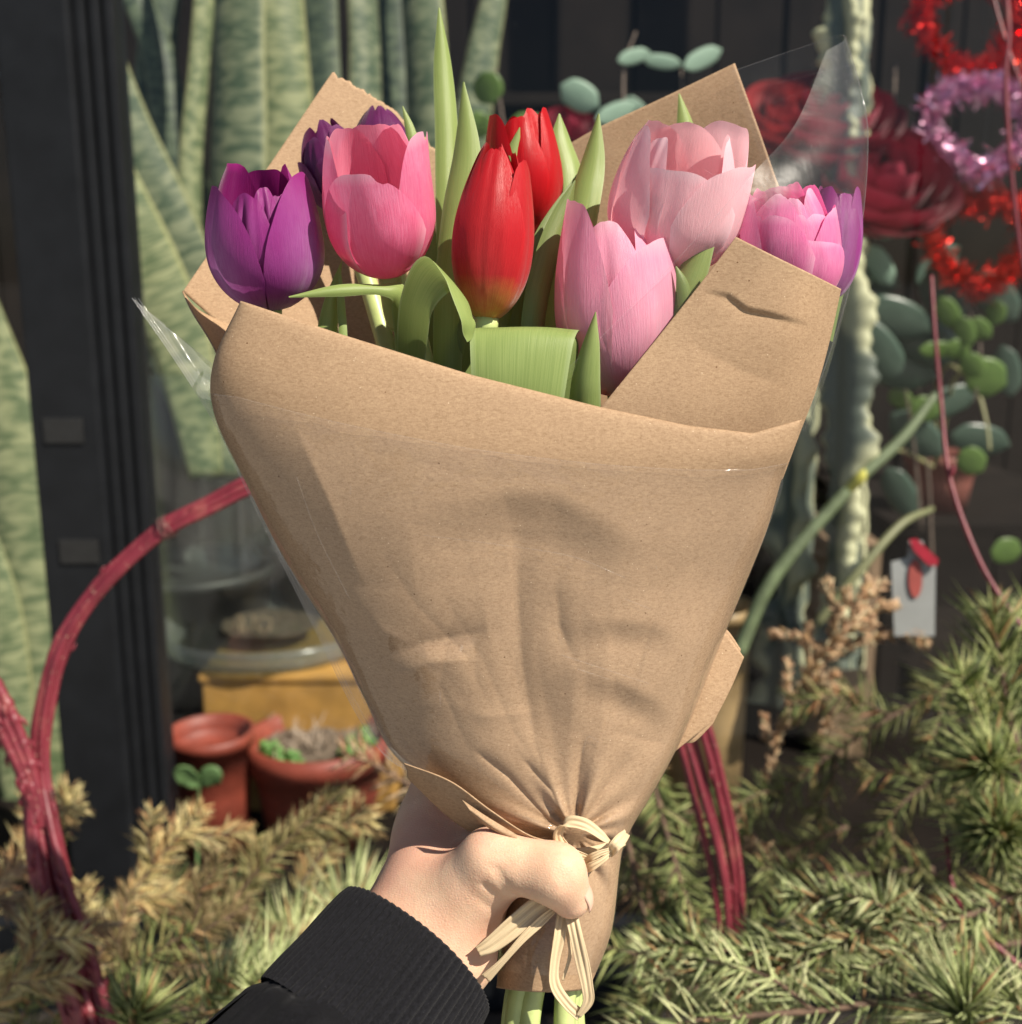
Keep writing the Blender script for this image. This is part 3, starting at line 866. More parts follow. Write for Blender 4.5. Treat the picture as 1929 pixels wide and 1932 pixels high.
# dark purple pair, rear left
tulip('small dark purple double tulip tucked behind the hot pink one, leaning left', 'dark_purple', (655, 400, .530), (610, 238, .53), 8, 118, [
    D(th=180, phi=60, top=.5), D(th=120, phi=50, top=.4, h=1.02), D(th=-120, phi=55, top=.45, h=.98), D(th=10, phi=46, top=.3, h=1.0, off=-.08),
    D(th=-30, phi=40, top=.5, h=.80, off=.05, tip=.5), D(th=50, phi=50, top=.4, h=.9, off=.0), D(th=-75, phi=44, top=.75, h=.62, off=.12, tip=.5), D(th=0, phi=40, top=.6, h=.55, off=.14, tip=.5)],
    to(1, (720, 620, .525), (870, 1150, .50)))
tulip('dark purple tulip bud peeking over the top of the hot pink tulip', 'dark_purple', (722, 345, .535), (716, 208, .535), 4, 108, [
    D(th=180, phi=60, top=.4), D(th=120, phi=54, top=.35), D(th=-120, phi=54, top=.4), D(th=-38, phi=56, top=.34, off=.02), D(th=60, phi=52, top=.3, off=.04, h=.97), D(th=10, phi=44, top=.3, off=-.06, h=1.02)],
    to(2, (760, 560, .53), (900, 1150, .50)))
# hot pink
tulip('hot pink tulip with a wide open cup beside the purple tulip', 'hot', (735, 520, .488), (712, 296, .48), 32, 194, [
    D(th=180, phi=68, top=.66, h=1.0, off=-.02, tip=.30, seed=41, ruf=.04),
    D(th=128, phi=58, top=.66, h=1.0, off=-.05, tip=.34, seed=44, flare=.0),
    D(th=-128, phi=62, top=.66, h=1.0, off=.0, tip=.36, seed=47, flare=.0),
    D(th=-80, phi=50, top=.72, h=.99, off=.05, tip=.40, seed=52, flare=-.12, ruf=.05),
    D(th=70, phi=48, top=1.02, h=.99, off=.02, tip=.46, seed=58, flare=.04, notch=.09, ruf=.09),
    D(th=-14, phi=68, top=.88, h=.82, off=.06, tip=.52, tippow=2.3, seed=63, skew=.05, notch=.05, ruf=.07)],
    to(3, (790, 640, .492), (900, 1150, .484)))
# red, front
tulip('closed red tulip with a yellow green base at the front centre', 'red', (918, 606, .470), (942, 282, .475), 6, 150, [
    D(th=180, phi=66, top=.40), D(th=110, phi=62, top=.36, h=.96, off=-.04), D(th=-118, phi=64, top=.34, h=1.0, off=-.02),
    D(th=20, phi=52, top=.12, h=.985, off=-.10, tip=.35, seed=2), D(th=-70, phi=52, top=.34, h=.99, off=.0, tip=.42, seed=4),
    D(th=70, phi=54, top=.62, h=.90, off=.02, tip=.40, seed=7, flare=.04), D(th=-10, phi=56, top=.30, h=.945, off=.08, tip=.42, seed=9, skew=.04, flat=-.05, ruf=.03)],
    to(4, (915, 760, .472), (960, 1200, .474)))
# red, rear
tulip('bright red tulip standing behind the front red one', 'red2', (992, 450, .522), (980, 224, .525), 10, 146, [
    D(th=180, phi=60, top=.6, h=.98), D(th=115, phi=56, top=.62, h=1.0), D(th=-115, phi=58, top=.66, h=.97),
    D(th=30, phi=48, top=.48, h=.98, off=-.05, tip=.5), D(th=-62, phi=50, top=.74, h=.98, off=.02, tip=.5), D(th=74, phi=50, top=.66, h=1.0, off=.03, tip=.5), D(th=-8, phi=44, top=.5, h=.92, off=.05, tip=.5)],
    to(5, (1000, 640, .515), (1010, 1200, .495)))
# pale pink, large
tulip('largest, pale blush pink tulip with an open cup', 'pale', (1250, 512, .492), (1288, 284, .49), 26, 240, [
    D(th=180, phi=66, top=.66, h=1.0, off=-.04, tip=.30, seed=71, ruf=.03),
    D(th=128, phi=56, top=.86, h=1.08, off=.04, tip=.36, seed=74, flare=-.04, ruf=.04),
    D(th=92, phi=46, top=.62, h=1.0, off=-.10, tip=.36, seed=76, ruf=.04, flare=-.1),
    D(th=-128, phi=62, top=.68, h=1.0, off=.0, tip=.38, seed=79, ruf=.03),
    D(th=-76, phi=52, top=.70, h=.98, off=.02, tip=.44, seed=82, ruf=.05),
    D(th=-46, phi=30, top=.62, h=.94, off=-.06, tip=.5, seed=83, ruf=.06),
    D(th=-12, phi=58, top=.86, h=.77, off=.02, tip=.40, seed=85, flat=-.03),
    D(th=54, phi=62, top=.96, h=.86, off=.07, tip=.42, tippow=3.4, asym=.03, seed=88, skew=-.04)],
    to(6, (1220, 640, .488), (1100, 1150, .48)))
# medium pink, front
tulip('tall closed pink tulip rising from the opening at the front right', 'mid', (1168, 748, .484), (1140, 396, .488), 12, 216, [
    D(th=180, phi=64, top=.5, h=.86), D(th=115, phi=58, top=.52, h=.80), D(th=-118, phi=66, top=.60, h=1.0, off=.0, tip=.4),
    D(th=62, phi=46, top=.34, h=.86, off=-.10, ruf=.10), D(th=88, phi=40, top=.5, h=.76, off=-.02, ruf=.08),
    D(th=-66, phi=60, top=.68, h=1.0, off=.03, tip=.46, tippow=4.2, asym=-.02, seed=13, flat=-.06, ruf=.08),
    D(th=-12, phi=50, top=.40, h=.885, off=-.01, tip=.42, tippow=2.8, seed=15, skew=.03, mid=.06), D(th=40, phi=76, top=.80, h=.76, off=.07, tip=.44, tippow=2.6, asym=.16, seed=19, skew=.04, flat=-.05)],
    to(7, (1140, 900, .482), (1095, 1250, .476)))
# rose pink double, right
tulip('ruffled rose pink double tulip at the right behind the paper flap', 'rose', (1474, 600, .490), (1470, 372, .49), 18, 186, [
    D(th=180, phi=66, top=.5, tip=.35), D(th=115, phi=56, top=.56, h=.99, tip=.35), D(th=-120, phi=58, top=.56, h=.97, tip=.35), D(th=150, phi=50, top=.4, h=1.02, off=-.1),
    D(th=62, phi=52, top=.42, h=.97, off=-.06, tip=.35, seed=5, flare=-.15), D(th=0, phi=46, top=.26, h=.92, off=-.16, seed=6, ruf=.12), D(th=-36, phi=54, top=.44, h=.94, off=-.05, seed=7, ruf=.10),
    D(th=22, phi=50, top=.50, h=.80, off=.0, tip=.35, seed=9, ruf=.12, notch=.05), D(th=-84, phi=50, top=.80, h=.95, off=.05, tip=.4, seed=14, ruf=.10), D(th=-40, phi=58, top=.66, h=.80, off=.05, tip=.38, seed=16, ruf=.12, notch=.06),
    D(th=66, phi=56, top=.70, h=.84, off=.06, tip=.40, seed=18, ruf=.10, asym=.08), D(th=20, phi=56, top=.66, h=.62, off=.09, tip=.38, seed=23, ruf=.08)],
    to(8, (1440, 760, .488), (1180, 1250, .482)))
# mauve behind the film
tulip('mauve purple tulip at the far right behind the clear film', 'purple', (1548, 575, .505), (1580, 358, .508), 4, 112, [
    D(th=180, phi=60, top=.6), D(th=115, phi=56, top=.6), D(th=-115, phi=56, top=.6), D(th=60, phi=52, top=.62, off=.03), D(th=-50, phi=56, top=.62, off=.02, h=.96), D(th=8, phi=48, top=.5, h=.92)],
    to(9, (1440, 800, .498), (1190, 1280, .486)))
# a stamen showing in the pale cup
o_, ex_, ey_, a_, L_ = frame((1248, 522, .492), (1290, 262, .49), 24)
pt = bpy.data.objects.get('tulip.006')
STAM = simple('pollen', (0.75, 0.38, 0.03), 0.7, 0.2, 200)
for k in range(1):
    q0 = o_ + a_ * L_ * 0.1; an = k * 2.1 + 2.6
    q1 = o_ + a_ * L_ * (0.66 + 0.02 * k) + (ex_ * math.sin(an) + ey_ * math.cos(an)) * 0.007
    MB().tube(W(np.array([q0, q1 * 0.9 + q0 * 0.1, q1])), [0.0008, 0.0013, 0.0011], 7).build('stamen', STAM, pt)

# leaves, each on the tulip it grows with
byl = {o['label'][:12]: o for o in bpy.data.objects if o.get('category') == 'tulip'}
T_purple, T_hot, T_red, T_red2, T_pale, T_mid, T_rose, T_mauve = [next(o for o in bpy.data.objects if o.get('category') == 'tulip' and s in o['label']) for s in ('open purple', 'hot pink tulip with', 'closed red', 'bright red', 'largest', 'tall closed', 'ruffled', 'mauve')]
T_bud = next(o for o in bpy.data.objects if o.get('category') == 'tulip' and 'peeking' in o['label'])
def lf(par, pts, w, **k):
    leaf(par, *LF(pts, w, **k))
# tall spear at the top and the broad blade in front of it
lf(T_red2, [(850, 640, .510), (848, 420, .515), (846, 250, .520), (838, 120, .522), (829, 14, .522)], [40, 46, 46, 36, 3], cup=.5, tw=(1, 0, .35), seed=1)
lf(T_red, [(842, 760, .487), (846, 560, .490), (868, 400, .494), (880, 280, .497), (875, 154, .498)], [54, 60, 76, 52, 3], cup=.35, tw=(1, -.05, -.15), seed=2)
# thin ones
lf(T_bud, [(800, 480, .515), (792, 330, .516), (776, 250, .516), (760, 200, .516)], [16, 20, 20, 2], cup=.4, seed=3)
lf(T_red2, [(975, 420, .500), (972, 330, .4985), (970, 290, .498), (981, 240, .498)], [34, 34, 28, 2], cup=.4, seed=4)
lf(T_red2, [(1040, 560, .515), (1075, 430, .520), (1078, 330, .524), (1062, 260, .528), (1056, 214, .53)], [40, 56, 60, 40, 3], cup=.4, tw=(1, -.2, .4), seed=5)
lf(T_mid, [(1040, 700, .490), (1070, 520, .495), (1100, 380, .500), (1118, 300, .504), (1130, 214, .506)], [50, 70, 62, 46, 3], cup=.4, tw=(1, .2, -.3), seed=6)
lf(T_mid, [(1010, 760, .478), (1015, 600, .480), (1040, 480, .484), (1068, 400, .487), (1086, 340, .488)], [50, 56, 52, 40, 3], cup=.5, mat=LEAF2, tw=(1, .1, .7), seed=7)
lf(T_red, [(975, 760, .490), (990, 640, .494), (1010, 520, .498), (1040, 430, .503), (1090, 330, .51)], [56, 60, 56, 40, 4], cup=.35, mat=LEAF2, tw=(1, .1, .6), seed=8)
lf(T_pale, [(1290, 420, .540), (1300, 300, .543), (1296, 240, .544), (1282, 176, .544)], [50, 46, 36, 3], cup=.4, seed=9)
lf(T_rose, [(1230, 640, .466), (1290, 540, .4625), (1330, 450, .4615), (1352, 400, .4625), (1360, 376, .4635)], [70, 66, 40, 22, 3], cup=.45, mat=LEAF, tw=(1, .4, -.5), seed=10)
lf(T_mid, [(1300, 640, .462), (1295, 570, .460), (1288, 530, .459), (1276, 502, .459)], [30, 30, 22, 3], cup=.4, mat=LEAF2, seed=11)
lf(T_mauve, [(1560, 640, .500), (1578, 570, .501), (1592, 530, .502), (1604, 500, .503)], [30, 24, 16, 2], cup=.3, mat=LEAF2, seed=12)
# the horizontal thin leaf over the purple tulip, bending out of the hot pink one's stem
lf(T_hot, [(770, 760, .492), (775, 640, .488), (762, 560, .478), (720, 545, .470), (640, 546, .462), (545, 560, .458)], [50, 56, 50, 22, 24, 3], cup=.5, ac=[(1, 0, .2), (1, -.1, .3), (.6, -.7, .5), (.1, -1, .3), (0, -1, .2), (0, -1, .2)], seed=13)
# two upright spears between purple and hot pink
lf(T_purple, [(612, 720, .476), (618, 650, .478), (628, 570, .480), (645, 494, .481)], [52, 44, 30, 2], cup=.5, tw=(1, 0, .5), seed=14)
lf(T_purple, [(650, 700, .474), (647, 620, .475), (643, 560, .477), (641, 500, .478)], [16, 16, 14, 2], cup=.3, seed=15)
# looping leaf left of centre: rises, arches over and comes down to the right
lf(T_hot, [(775, 760, .485), (778, 660, .478), (790, 570, .462), (825, 515, .450), (862, 540, .443), (885, 600, .442), (890, 640, .446)], [50, 60, 76, 84, 80, 56, 30], cup=-.15,
   ac=[(1, 0, -.3), (1, -.1, -.5), (.9, .3, -.6), (.75, .65, .1), (.55, .6, .5), (.4, .4, .7), (.3, .3, .9)], seed=16, edge=.02)
# the broad leaf rolled over at the front: up behind, over the ridge, down in front
lf(T_red, [(1015, 900, .476), (1008, 760, .474), (1000, 662, .470), (996, 626, .462), (990, 617, .4545), (985, 632, .4475), (981, 690, .4445), (978, 770, .4455), (985, 850, .452)], [110, 150, 182, 196, 202, 198, 186, 170, 150], cup=-.07,
   ac=[(1, 0, 0), (1, 0, 0), (1, .02, .0), (1, .03, -.03), (1, .03, -.05), (1, .03, -.04), (1, 0.03, .0), (1, 0.05, 0), (1, 0.05, 0)], seed=17, edge=.05)
lf(T_red, [(1066, 790, .468), (1080, 710, .463), (1090, 650, .460), (1084, 622, .462)], [56, 52, 40, 10], cup=.4, mat=LEAF2, ac=[(.5, 0, 1), (.5, 0, 1), (.6, 0, 1), (.6, 0, 1)], seed=31)  # dark leaf added for the shaded inside of the roll
# small translucent pointed leaf in front of the pink tulip
lf(T_mid, [(1095, 800, .452), (1100, 720, .4475), (1112, 650, .4455), (1124, 588, .4455)], [70, 60, 36, 2], cup=.5, mat=LEAF, tw=(1, .2, -.5), seed=18)
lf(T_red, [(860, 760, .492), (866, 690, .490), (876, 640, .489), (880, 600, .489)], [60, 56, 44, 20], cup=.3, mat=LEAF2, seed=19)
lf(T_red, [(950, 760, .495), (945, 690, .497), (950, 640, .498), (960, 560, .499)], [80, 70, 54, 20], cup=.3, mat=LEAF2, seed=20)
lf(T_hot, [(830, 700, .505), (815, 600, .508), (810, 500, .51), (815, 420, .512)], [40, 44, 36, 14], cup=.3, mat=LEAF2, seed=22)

# ------------------------------------------------------------------ raffia bow
RAF = mat_leaf('raffia', (0.70, 0.55, 0.34), (0.82, 0.69, 0.47), (0.46, 0.32, 0.16), 0.22, 0.55, 34)
bow = empty('raffia_tie', P((1110, 1600, .452)), 'pale straw raffia tied in a bow round the neck of the wrapped bouquet', 'raffia tie')
def raf(name, pts, w, ac, cup=.2, seed=0, edge=.10):
    c = [(p[0], p[1], p[2], a[0], a[1], a[2], px2m(ww / 2, p[2])) for p, a, ww in zip(pts, ac, w)]
    return grid_obj(name, ribbon(c, 60, 15, cup * .5, edge=edge * 1.6, seed=seed, corr=.10), RAF, bow, thick=0.0003)
# band round the neck
raf('band', [(985, 1604, .476), (1020, 1606, .459), (1080, 1612, .4545), (1130, 1606, .4555), (1165, 1592, .465), (1180, 1585, .48), (1150, 1590, .50), (1080, 1600, .505), (1000, 1604, .498)], [20, 20, 22, 22, 20, 18, 16, 16, 16], [(0, 1, 0)] * 9, seed=1)
raf('loop', [(1108, 1618, .452), (1075, 1606, .449), (1054, 1580, .447), (1070, 1552, .4455), (1105, 1556, .4450), (1140, 1580, .4475), (1160, 1598, .451)], [12, 18, 20, 22, 22, 18, 10], [(0, 1, .3), (.6, .8, .2), (1, 0, .3), (.5, -.8, .4), (-.2, -1, .2), (-.5, -.8, 0), (-.5, -.8, 0)], seed=2)
raf('loop', [(1100, 1630, .451), (1120, 1616, .447), (1145, 1606, .448), (1162, 1600, .451)], [10, 14, 12, 8], [(0, 1, .3)] * 4, seed=3)
raf('loop', [(1100, 1642, .451), (1118, 1634, .4475), (1140, 1622, .448), (1158, 1606, .451)], [14, 18, 14, 8], [(.3, 1, .3)] * 4, seed=4)
raf('knot', [(1150, 1612, .452), (1160, 1596, .447), (1172, 1584, .450), (1182, 1572, .458)], [14, 24, 22, 14], [(.7, .7, .1)] * 4, cup=-.6, seed=5)
raf('tail', [(1060, 1690, .448), (1020, 1705, .444), (975, 1742, .441), (930, 1780, .440), (902, 1796, .440)], [26, 36, 40, 34, 22], [(.6, .8, .1)] * 5, cup=.3, seed=6)
raf('tail', [(1050, 1712, .446), (1020, 1738, .442), (985, 1772, .440), (950, 1812, .440), (916, 1846, .441)], [12, 18, 16, 14, 22], [(.7, .7, .2)] * 5, cup=.3, seed=7)
raf('tail', [(1066, 1700, .449), (1056, 1760, .444), (1046, 1820, .442), (1048, 1860, .441), (1072, 1895, .441), (1096, 1916, .442)], [22, 24, 20, 22, 20, 22], [(1, 0, .3), (1, .1, .3), (1, .2, .4), (.9, -.3, .4), (.6, -.7, .3), (.6, -.7, .2)], cup=.3, seed=8)
raf('tail', [(1072, 1700, .448), (1084, 1750, .442), (1098, 1810, .440), (1108, 1860, .439), (1110, 1890, .440), (1092, 1918, .441)], [22, 24, 26, 22, 20, 10], [(1, 0, -.2), (1, -.1, -.2), (1, -.1, -.2), (1, -.1, 0), (1, .2, .1), (1, .5, .1)], cup=.3, seed=9)
raf('tail', [(1068, 1700, .450), (1072, 1760, .446), (1076, 1800, .445), (1062, 1850, .444)], [8, 8, 7, 5], [(1, 0, .3)] * 4, cup=.3, seed=10)

# ------------------------------------------------------------------ person: hand and sleeve
def surface_nets(Fv, org, h):
    nx, ny, nz = Fv.shape
    S = Fv < 0
    acc = np.zeros((nx - 1, ny - 1, nz - 1, 3)); cnt = np.zeros((nx - 1, ny - 1, nz - 1))
    off = [(i, j, k) for i in (0, 1) for j in (0, 1) for k in (0, 1)]
    def cut(a, o): return a[o[0]:nx - 1 + o[0], o[1]:ny - 1 + o[1], o[2]:nz - 1 + o[2]]
    for a in off:
        for ax in range(3):
            if a[ax] == 0:
                b_ = list(a); b_[ax] = 1; b_ = tuple(b_)
                fa, fb = cut(Fv, a), cut(Fv, b_)
                c = (fa < 0) != (fb < 0)
                t = np.where(c, fa / np.where(c, fa - fb, 1), 0)
                for q in range(3):
                    acc[..., q] += np.where(c, a[q] + (t if q == ax else 0), 0)
                cnt += c
    act = cnt > 0
    idx = -np.ones(act.shape, int); idx[act] = np.arange(act.sum())
    ijk = np.argwhere(act)
    V = org + h * (ijk + acc[act] / cnt[act][:, None])
    F = []
    for ax in range(3):
        o1, o2 = [(1, 2), (2, 0), (0, 1)][ax]
        sl0 = [slice(None)] * 3; sl1 = [slice(None)] * 3
        sl0[ax] = slice(0, -1); sl1[ax] = slice(1, None)
        c = S[tuple(sl0)] != S[tuple(sl1)]
        e = np.argwhere(c)
        m = (e[:, o1] > 0) & (e[:, o2] > 0) & (e[:, o1] < Fv.shape[o1] - 1) & (e[:, o2] < Fv.shape[o2] - 1) & (e[:, ax] < Fv.shape[ax] - 1)
        e = e[m]
        inside = S[tuple(e.T)]
        def g(d1, d2):
            q = e.copy(); q[:, o1] -= d1; q[:, o2] -= d2
            return idx[tuple(q.T)]
        quad = np.stack([g(0, 0), g(1, 0), g(1, 1), g(0, 1)], -1)
        quad[~inside] = quad[~inside][:, ::-1]
        F.append(quad)
    return V, np.concatenate(F)

def smin(a, b_, k):
    h = np.clip(0.5 + 0.5 * (b_ - a) / k, 0, 1)
    return b_ * (1 - h) + a * h - k * h * (1 - h)

mm = 0.001
def hand_sdf(X):
    def cone(p, q, ra, rb):
        a, b_ = C(p), C(q); ab = b_ - a
        t = np.clip(((X - a) @ ab) / (ab @ ab), 0, 1)
        return np.linalg.norm(X - a - t[..., None] * ab, axis=-1) - ((ra + (rb - ra) * t) * mm)
    f = cone((700, 1880, .448), (775, 1800, .463), 25, 26)
    f = smin(f, cone((775, 1800, .462), (835, 1690, .474), 26, 24), 14 * mm)
    f = smin(f, cone((822, 1665, .480), (830, 1580, .499), 22, 19), 12 * mm)
    f = smin(f, cone((830, 1580, .499), (842, 1480, .510), 19, 16), 12 * mm)
    f = smin(f, cone((850, 1710, .470), (868, 1800, .462), 21, 15), 12 * mm)
    # thenar and thumb
    th = cone((800, 1758, .464), (925, 1622, .4485), 20, 12.2)
    th = smin(th, cone((925, 1622, .4470), (1048, 1648, .4400), 11.8, 11.3), 5 * mm)
    th = smin(th, cone((1050, 1650, .4395), (1077, 1692, .4440), 11.2, 8.6), 6 * mm)
    th = smin(th, cone((860, 1730, .462), (945, 1660, .452), 15, 9), 8 * mm)
    f = smin(f, th, 7 * mm)
    f = smin(f, cone((930, 1600, .466), (860, 1590, .488), 8, 12), 8 * mm)
    # fingers closing round the far side
    for i, (y0, y1, r) in enumerate(((1545, 1560, 9), (1600, 1622, 9.3), (1660, 1680, 9), (1725, 1738, 7.8))):
        e = 1128 - i * 10
        f2 = cone((840, y0, .500), (920, y0 + 4, .526), r + 1.5, r)
        f2 = smin(f2, cone((920, y0 + 4, .526), (1040, y1, .530), r, r - .6), 4 * mm)
        f2 = smin(f2, cone((1040, y1, .530), (e, y1 + 4, .514), r - .6, r - 1.6), 4 * mm)
        f = smin(f, f2, 4 * mm)
    # creases at the root and the knuckle of the thumb
    def crease(pts, A, sg):
        nonlocal f
        Q = C(np.array(pts)); best = np.full(f.shape, 1.0)
        for a, b_ in zip(Q[:-1], Q[1:]):
            ab = b_ - a; t = np.clip(((X - a) @ ab) / (ab @ ab), 0, 1)
            best = np.minimum(best, np.linalg.norm(X - a - t[..., None] * ab, axis=-1))
        f = f + A * mm * np.exp(-(best / (sg * mm)) ** 2)
    for k_ in range(5):
        crease([(926 + k_ * 8, 1634 + k_ * 2, .4345), (942 + k_ * 7, 1660 + k_ * 2, .4345), (950 + k_ * 7, 1684 + k_, .438)], 0.55, 0.9)
    crease([(915, 1668, .437), (936, 1692, .438), (958, 1704, .443)], 1.3, 1.3)
    crease([(900, 1690, .440), (925, 1712, .442), (945, 1722, .446)], 0.5, 1.3)
    crease([(925, 1668, .432), (940, 1700, .436)], 0.5, 1.6)
    for k_ in range(5):
        crease([(1050 + k_ * 9, 1634 + k_ * 3, .4285), (1053 + k_ * 10, 1652 + k_ * 2, .4280), (1050 + k_ * 10, 1674 + k_ * 2, .4285)], 0.5, 0.85)
    return f

cx0 = C((560, 2000, .43)); 
lo = np.array([-0.100, -0.245, -0.545]); hi = np.array([0.048, -0.095, -0.395]); h = 0.0009
ax = [np.arange(lo[q], hi[q], h) for q in range(3)]
X = np.stack(np.meshgrid(*ax, indexing='ij'), -1)
Fv = hand_sdf(X)
V, F = surface_nets(Fv, lo, h)
# relax
def relax(V, F, it):
    E = np.concatenate([F[:, [0, 1]], F[:, [1, 2]], F[:, [2, 3]], F[:, [3, 0]]])
    E = np.concatenate([E, E[:, ::-1]])
    deg = np.bincount(E[:, 0], minlength=len(V))[:, None].clip(1)
    for _ in range(it):
        A = np.stack([np.bincount(E[:, 0], V[E[:, 1], q], len(V)) for q in range(3)], -1) / deg
        V = V * 0.5 + A * 0.5
    return V
V = relax(V, F, 4)
def mat_skin():
    m, t, o = new_mat('skin'); b = NB(t)
    p = b.geo()
    n1 = b.noise(p, 70, 4, 0.55); n2 = b.noise(p, 320, 4, 0.6); n3 = b.noise(p, 30, 2, 0.5)
    c = b.ramp(n1, [(0.3, (0.60, 0.385, 0.255)), (0.7, (0.69, 0.480, 0.330))])
    c = b.mix(b.ramp(n3, [(0.42, 0.0), (0.68, 0.75)]), c, (0.62, 0.32, 0.23))
    c = b.mix(b.ramp(n2, [(0.4, 0.0), (0.8, 0.35)]), c, (0.58, 0.32, 0.22))
    vo = b.n('TexVoronoi'); vo.feature = 'DISTANCE_TO_EDGE'; b.l(b.map(p, (1, 1.6, 1), (0.3, 0.4, 0.7)), vo.inputs['Vector']); vo.inputs['Scale'].default_value = 780
    hh = b.math('ADD', b.math('MULTIPLY', vo.outputs['Distance'], 0.8), b.math('MULTIPLY', n2, 0.7))
    s = b.bsdf(c, 0.56, b.bump(hh, 0.34, 0.0007), Subsurface_Weight=0.25, Subsurface_Scale=0.003, Specular_IOR_Level=0.35)
    for n in t.nodes:
        if n.type == 'BSDF_PRINCIPLED': n.inputs['Subsurface Radius'].default_value = (1.0, 0.35, 0.2)
    b.l(s, o.inputs[0])
    return m
SKIN = mat_skin()
person = empty('person', P((560, 2000, .42)), 'person reaching in with a bare hand and black ribbed cuff, gripping the bouquet neck', 'person')
mesh_obj('hand', W(V), F, SKIN, person)
NAIL = simple('nail', (0.70, 0.45, 0.34), 0.25, 0.05, 50, 0.02)
nv_, nu_ = 14, 12
vv, uu = np.meshgrid(np.linspace(-1, 1, nv_), np.linspace(-1, 1, nu_), indexing='ij')
nc = C((1094, 1692, .4435)); na = norm(C((1076, 1690, .4430)) - C((1050, 1641, .4355)))
nn_ = norm(np.array([0.93, 0.24, 0.10])); nn_ = norm(nn_ - na * (nn_ @ na)); nb = np.cross(na, nn_)
rr = 0.0082
G = C((1077, 1686, .4428)) + na * (vv[..., None] * 0.0052 + 0.0022) + (np.sin(uu * 0.75)[..., None] * nb + np.cos(uu * 0.75)[..., None] * nn_) * (rr - 0.0001 - 0.0012 * (vv[..., None] > 2))
G = G + nn_ * (-0.0012 * np.maximum(vv, 0)[..., None] ** 2)
o = grid_obj('thumbnail', W(G), NAIL, person, thick=0.0005)

# sleeve
def mat_cloth(name, c, rib=False):
    m, t, o = new_mat(name); b = NB(t)
    uv = b.uv()
    p = b.geo()
    wv = b.n('TexWave'); wv.wave_type = 'BANDS'; wv.bands_direction = 'Y'
    b.l(b.map(uv, (1, 1, 1)), wv.inputs['Vector']); wv.inputs['Scale'].default_value = 28 if rib else 60; wv.inputs['Distortion'].default_value = 1.0
    n1 = b.noise(p, 900, 3, 0.6); n2 = b.noise(p, 1800, 2)
    hh = b.math('ADD', b.math('MULTIPLY', wv.outputs['Fac'], 0.35), n1)
    col = b.ramp(n1, [(0.3, tuple(q * 0.6 for q in c)), (0.75, tuple(q * 1.7 for q in c))])
    col = b.mix(b.math('GREATER_THAN', n2, 0.72), col, (0.04, 0.04, 0.045))
    s = b.bsdf(col, 0.9, b.bump(hh, 0.5, 0.0008), Specular_IOR_Level=0.15, Sheen_Weight=0.035, Sheen_Roughness=0.5)
    b.l(s, o.inputs[0])
    return m
CLOTH = mat_cloth('black_knit', (0.0042, 0.0042, 0.0055))
CUFFM = mat_cloth('black_rib_knit', (0.0075, 0.0075, 0.0095), True)
c0 = C((788, 1796, .460))
ed = norm(np.array([-0.60, -0.60, 0.56]))
e1 = norm(np.cross(ed, np.array([0, 0, 1.0]))); e2 = np.cross(ed, e1)
def sleeve_pt(tl, a, r):
    bend = np.array([-0.10, -0.05, 0.0]) * (np.maximum(tl - 0.04, 0) ** 2)[..., None] * 10
    return c0 + ed * tl[..., None] + bend + (np.cos(a)[..., None] * e1 + np.sin(a)[..., None] * e2) * r[..., None]
NR_ = 64; na_ = NR_ * 8
a = np.linspace(0, 2 * np.pi, na_ + 1)
tl = np.concatenate([np.linspace(0.012, 0.0, 8)[:-1] , np.linspace(0, 0.049, 50)])
inn = np.concatenate([np.linspace(-0.0035, -0.0012, 7), np.zeros(50)])
TL, AA = np.meshgrid(tl, a, indexing='ij')
rib = np.abs(np.cos(AA * NR_ / 2 + 0.5 * np.sin(TL * 60) + 0.25 * np.sin(AA * 5))) ** 0.7
RR = 0.0372 + 0.0012 * np.sin(AA * 2 + 1) + 0.0010 * np.sin(AA * 3 + TL * 50) + np.interp(TL, [0, 0.004, 0.03, 0.049], [-0.0008, 0, 0.0010, 0.0016]) + inn[:, None] + 0.0017 * rib
RR += 0.0008 * wob(AA * 4, TL * 120, 5, 5, 1.0)
grid_obj('cuff', W(sleeve_pt(TL, AA, RR)), CUFFM, person, uvscale=(86, 20))
tl = np.concatenate([np.linspace(0.044, 0.050, 6), np.linspace(0.051, 0.24, 90)])
TL, AA = np.meshgrid(tl, np.linspace(0, 2 * np.pi, 241), indexing='ij')
RR = np.interp(TL, [0.044, 0.0485, 0.054, 0.068, 0.10, 0.24], [0.0375, 0.0396, 0.0425, 0.0448, 0.0478, 0.054])
gath = np.exp(-(TL - 0.050) / 0.02)
RR += 0.0016 * gath * np.sin(AA * 23 + 2 * np.sin(AA * 4)) * sm(0.048, 0.056, TL) + 0.0025 * wob(AA * 1.6, TL * 30, 9, 6, 1.1)
grid_obj('sleeve', W(sleeve_pt(TL, AA, RR)), CLOTH, person, uvscale=(60, 50))
# ------------------------------------------------------------------ things behind the pane; with window and ledge, scaled up about the camera
def hit_z(px, py, z):
    r = P((px, py, 1.0)) - CAM_LOC
    return CAM_LOC + r * ((z - CAM_LOC[2]) / r[2])

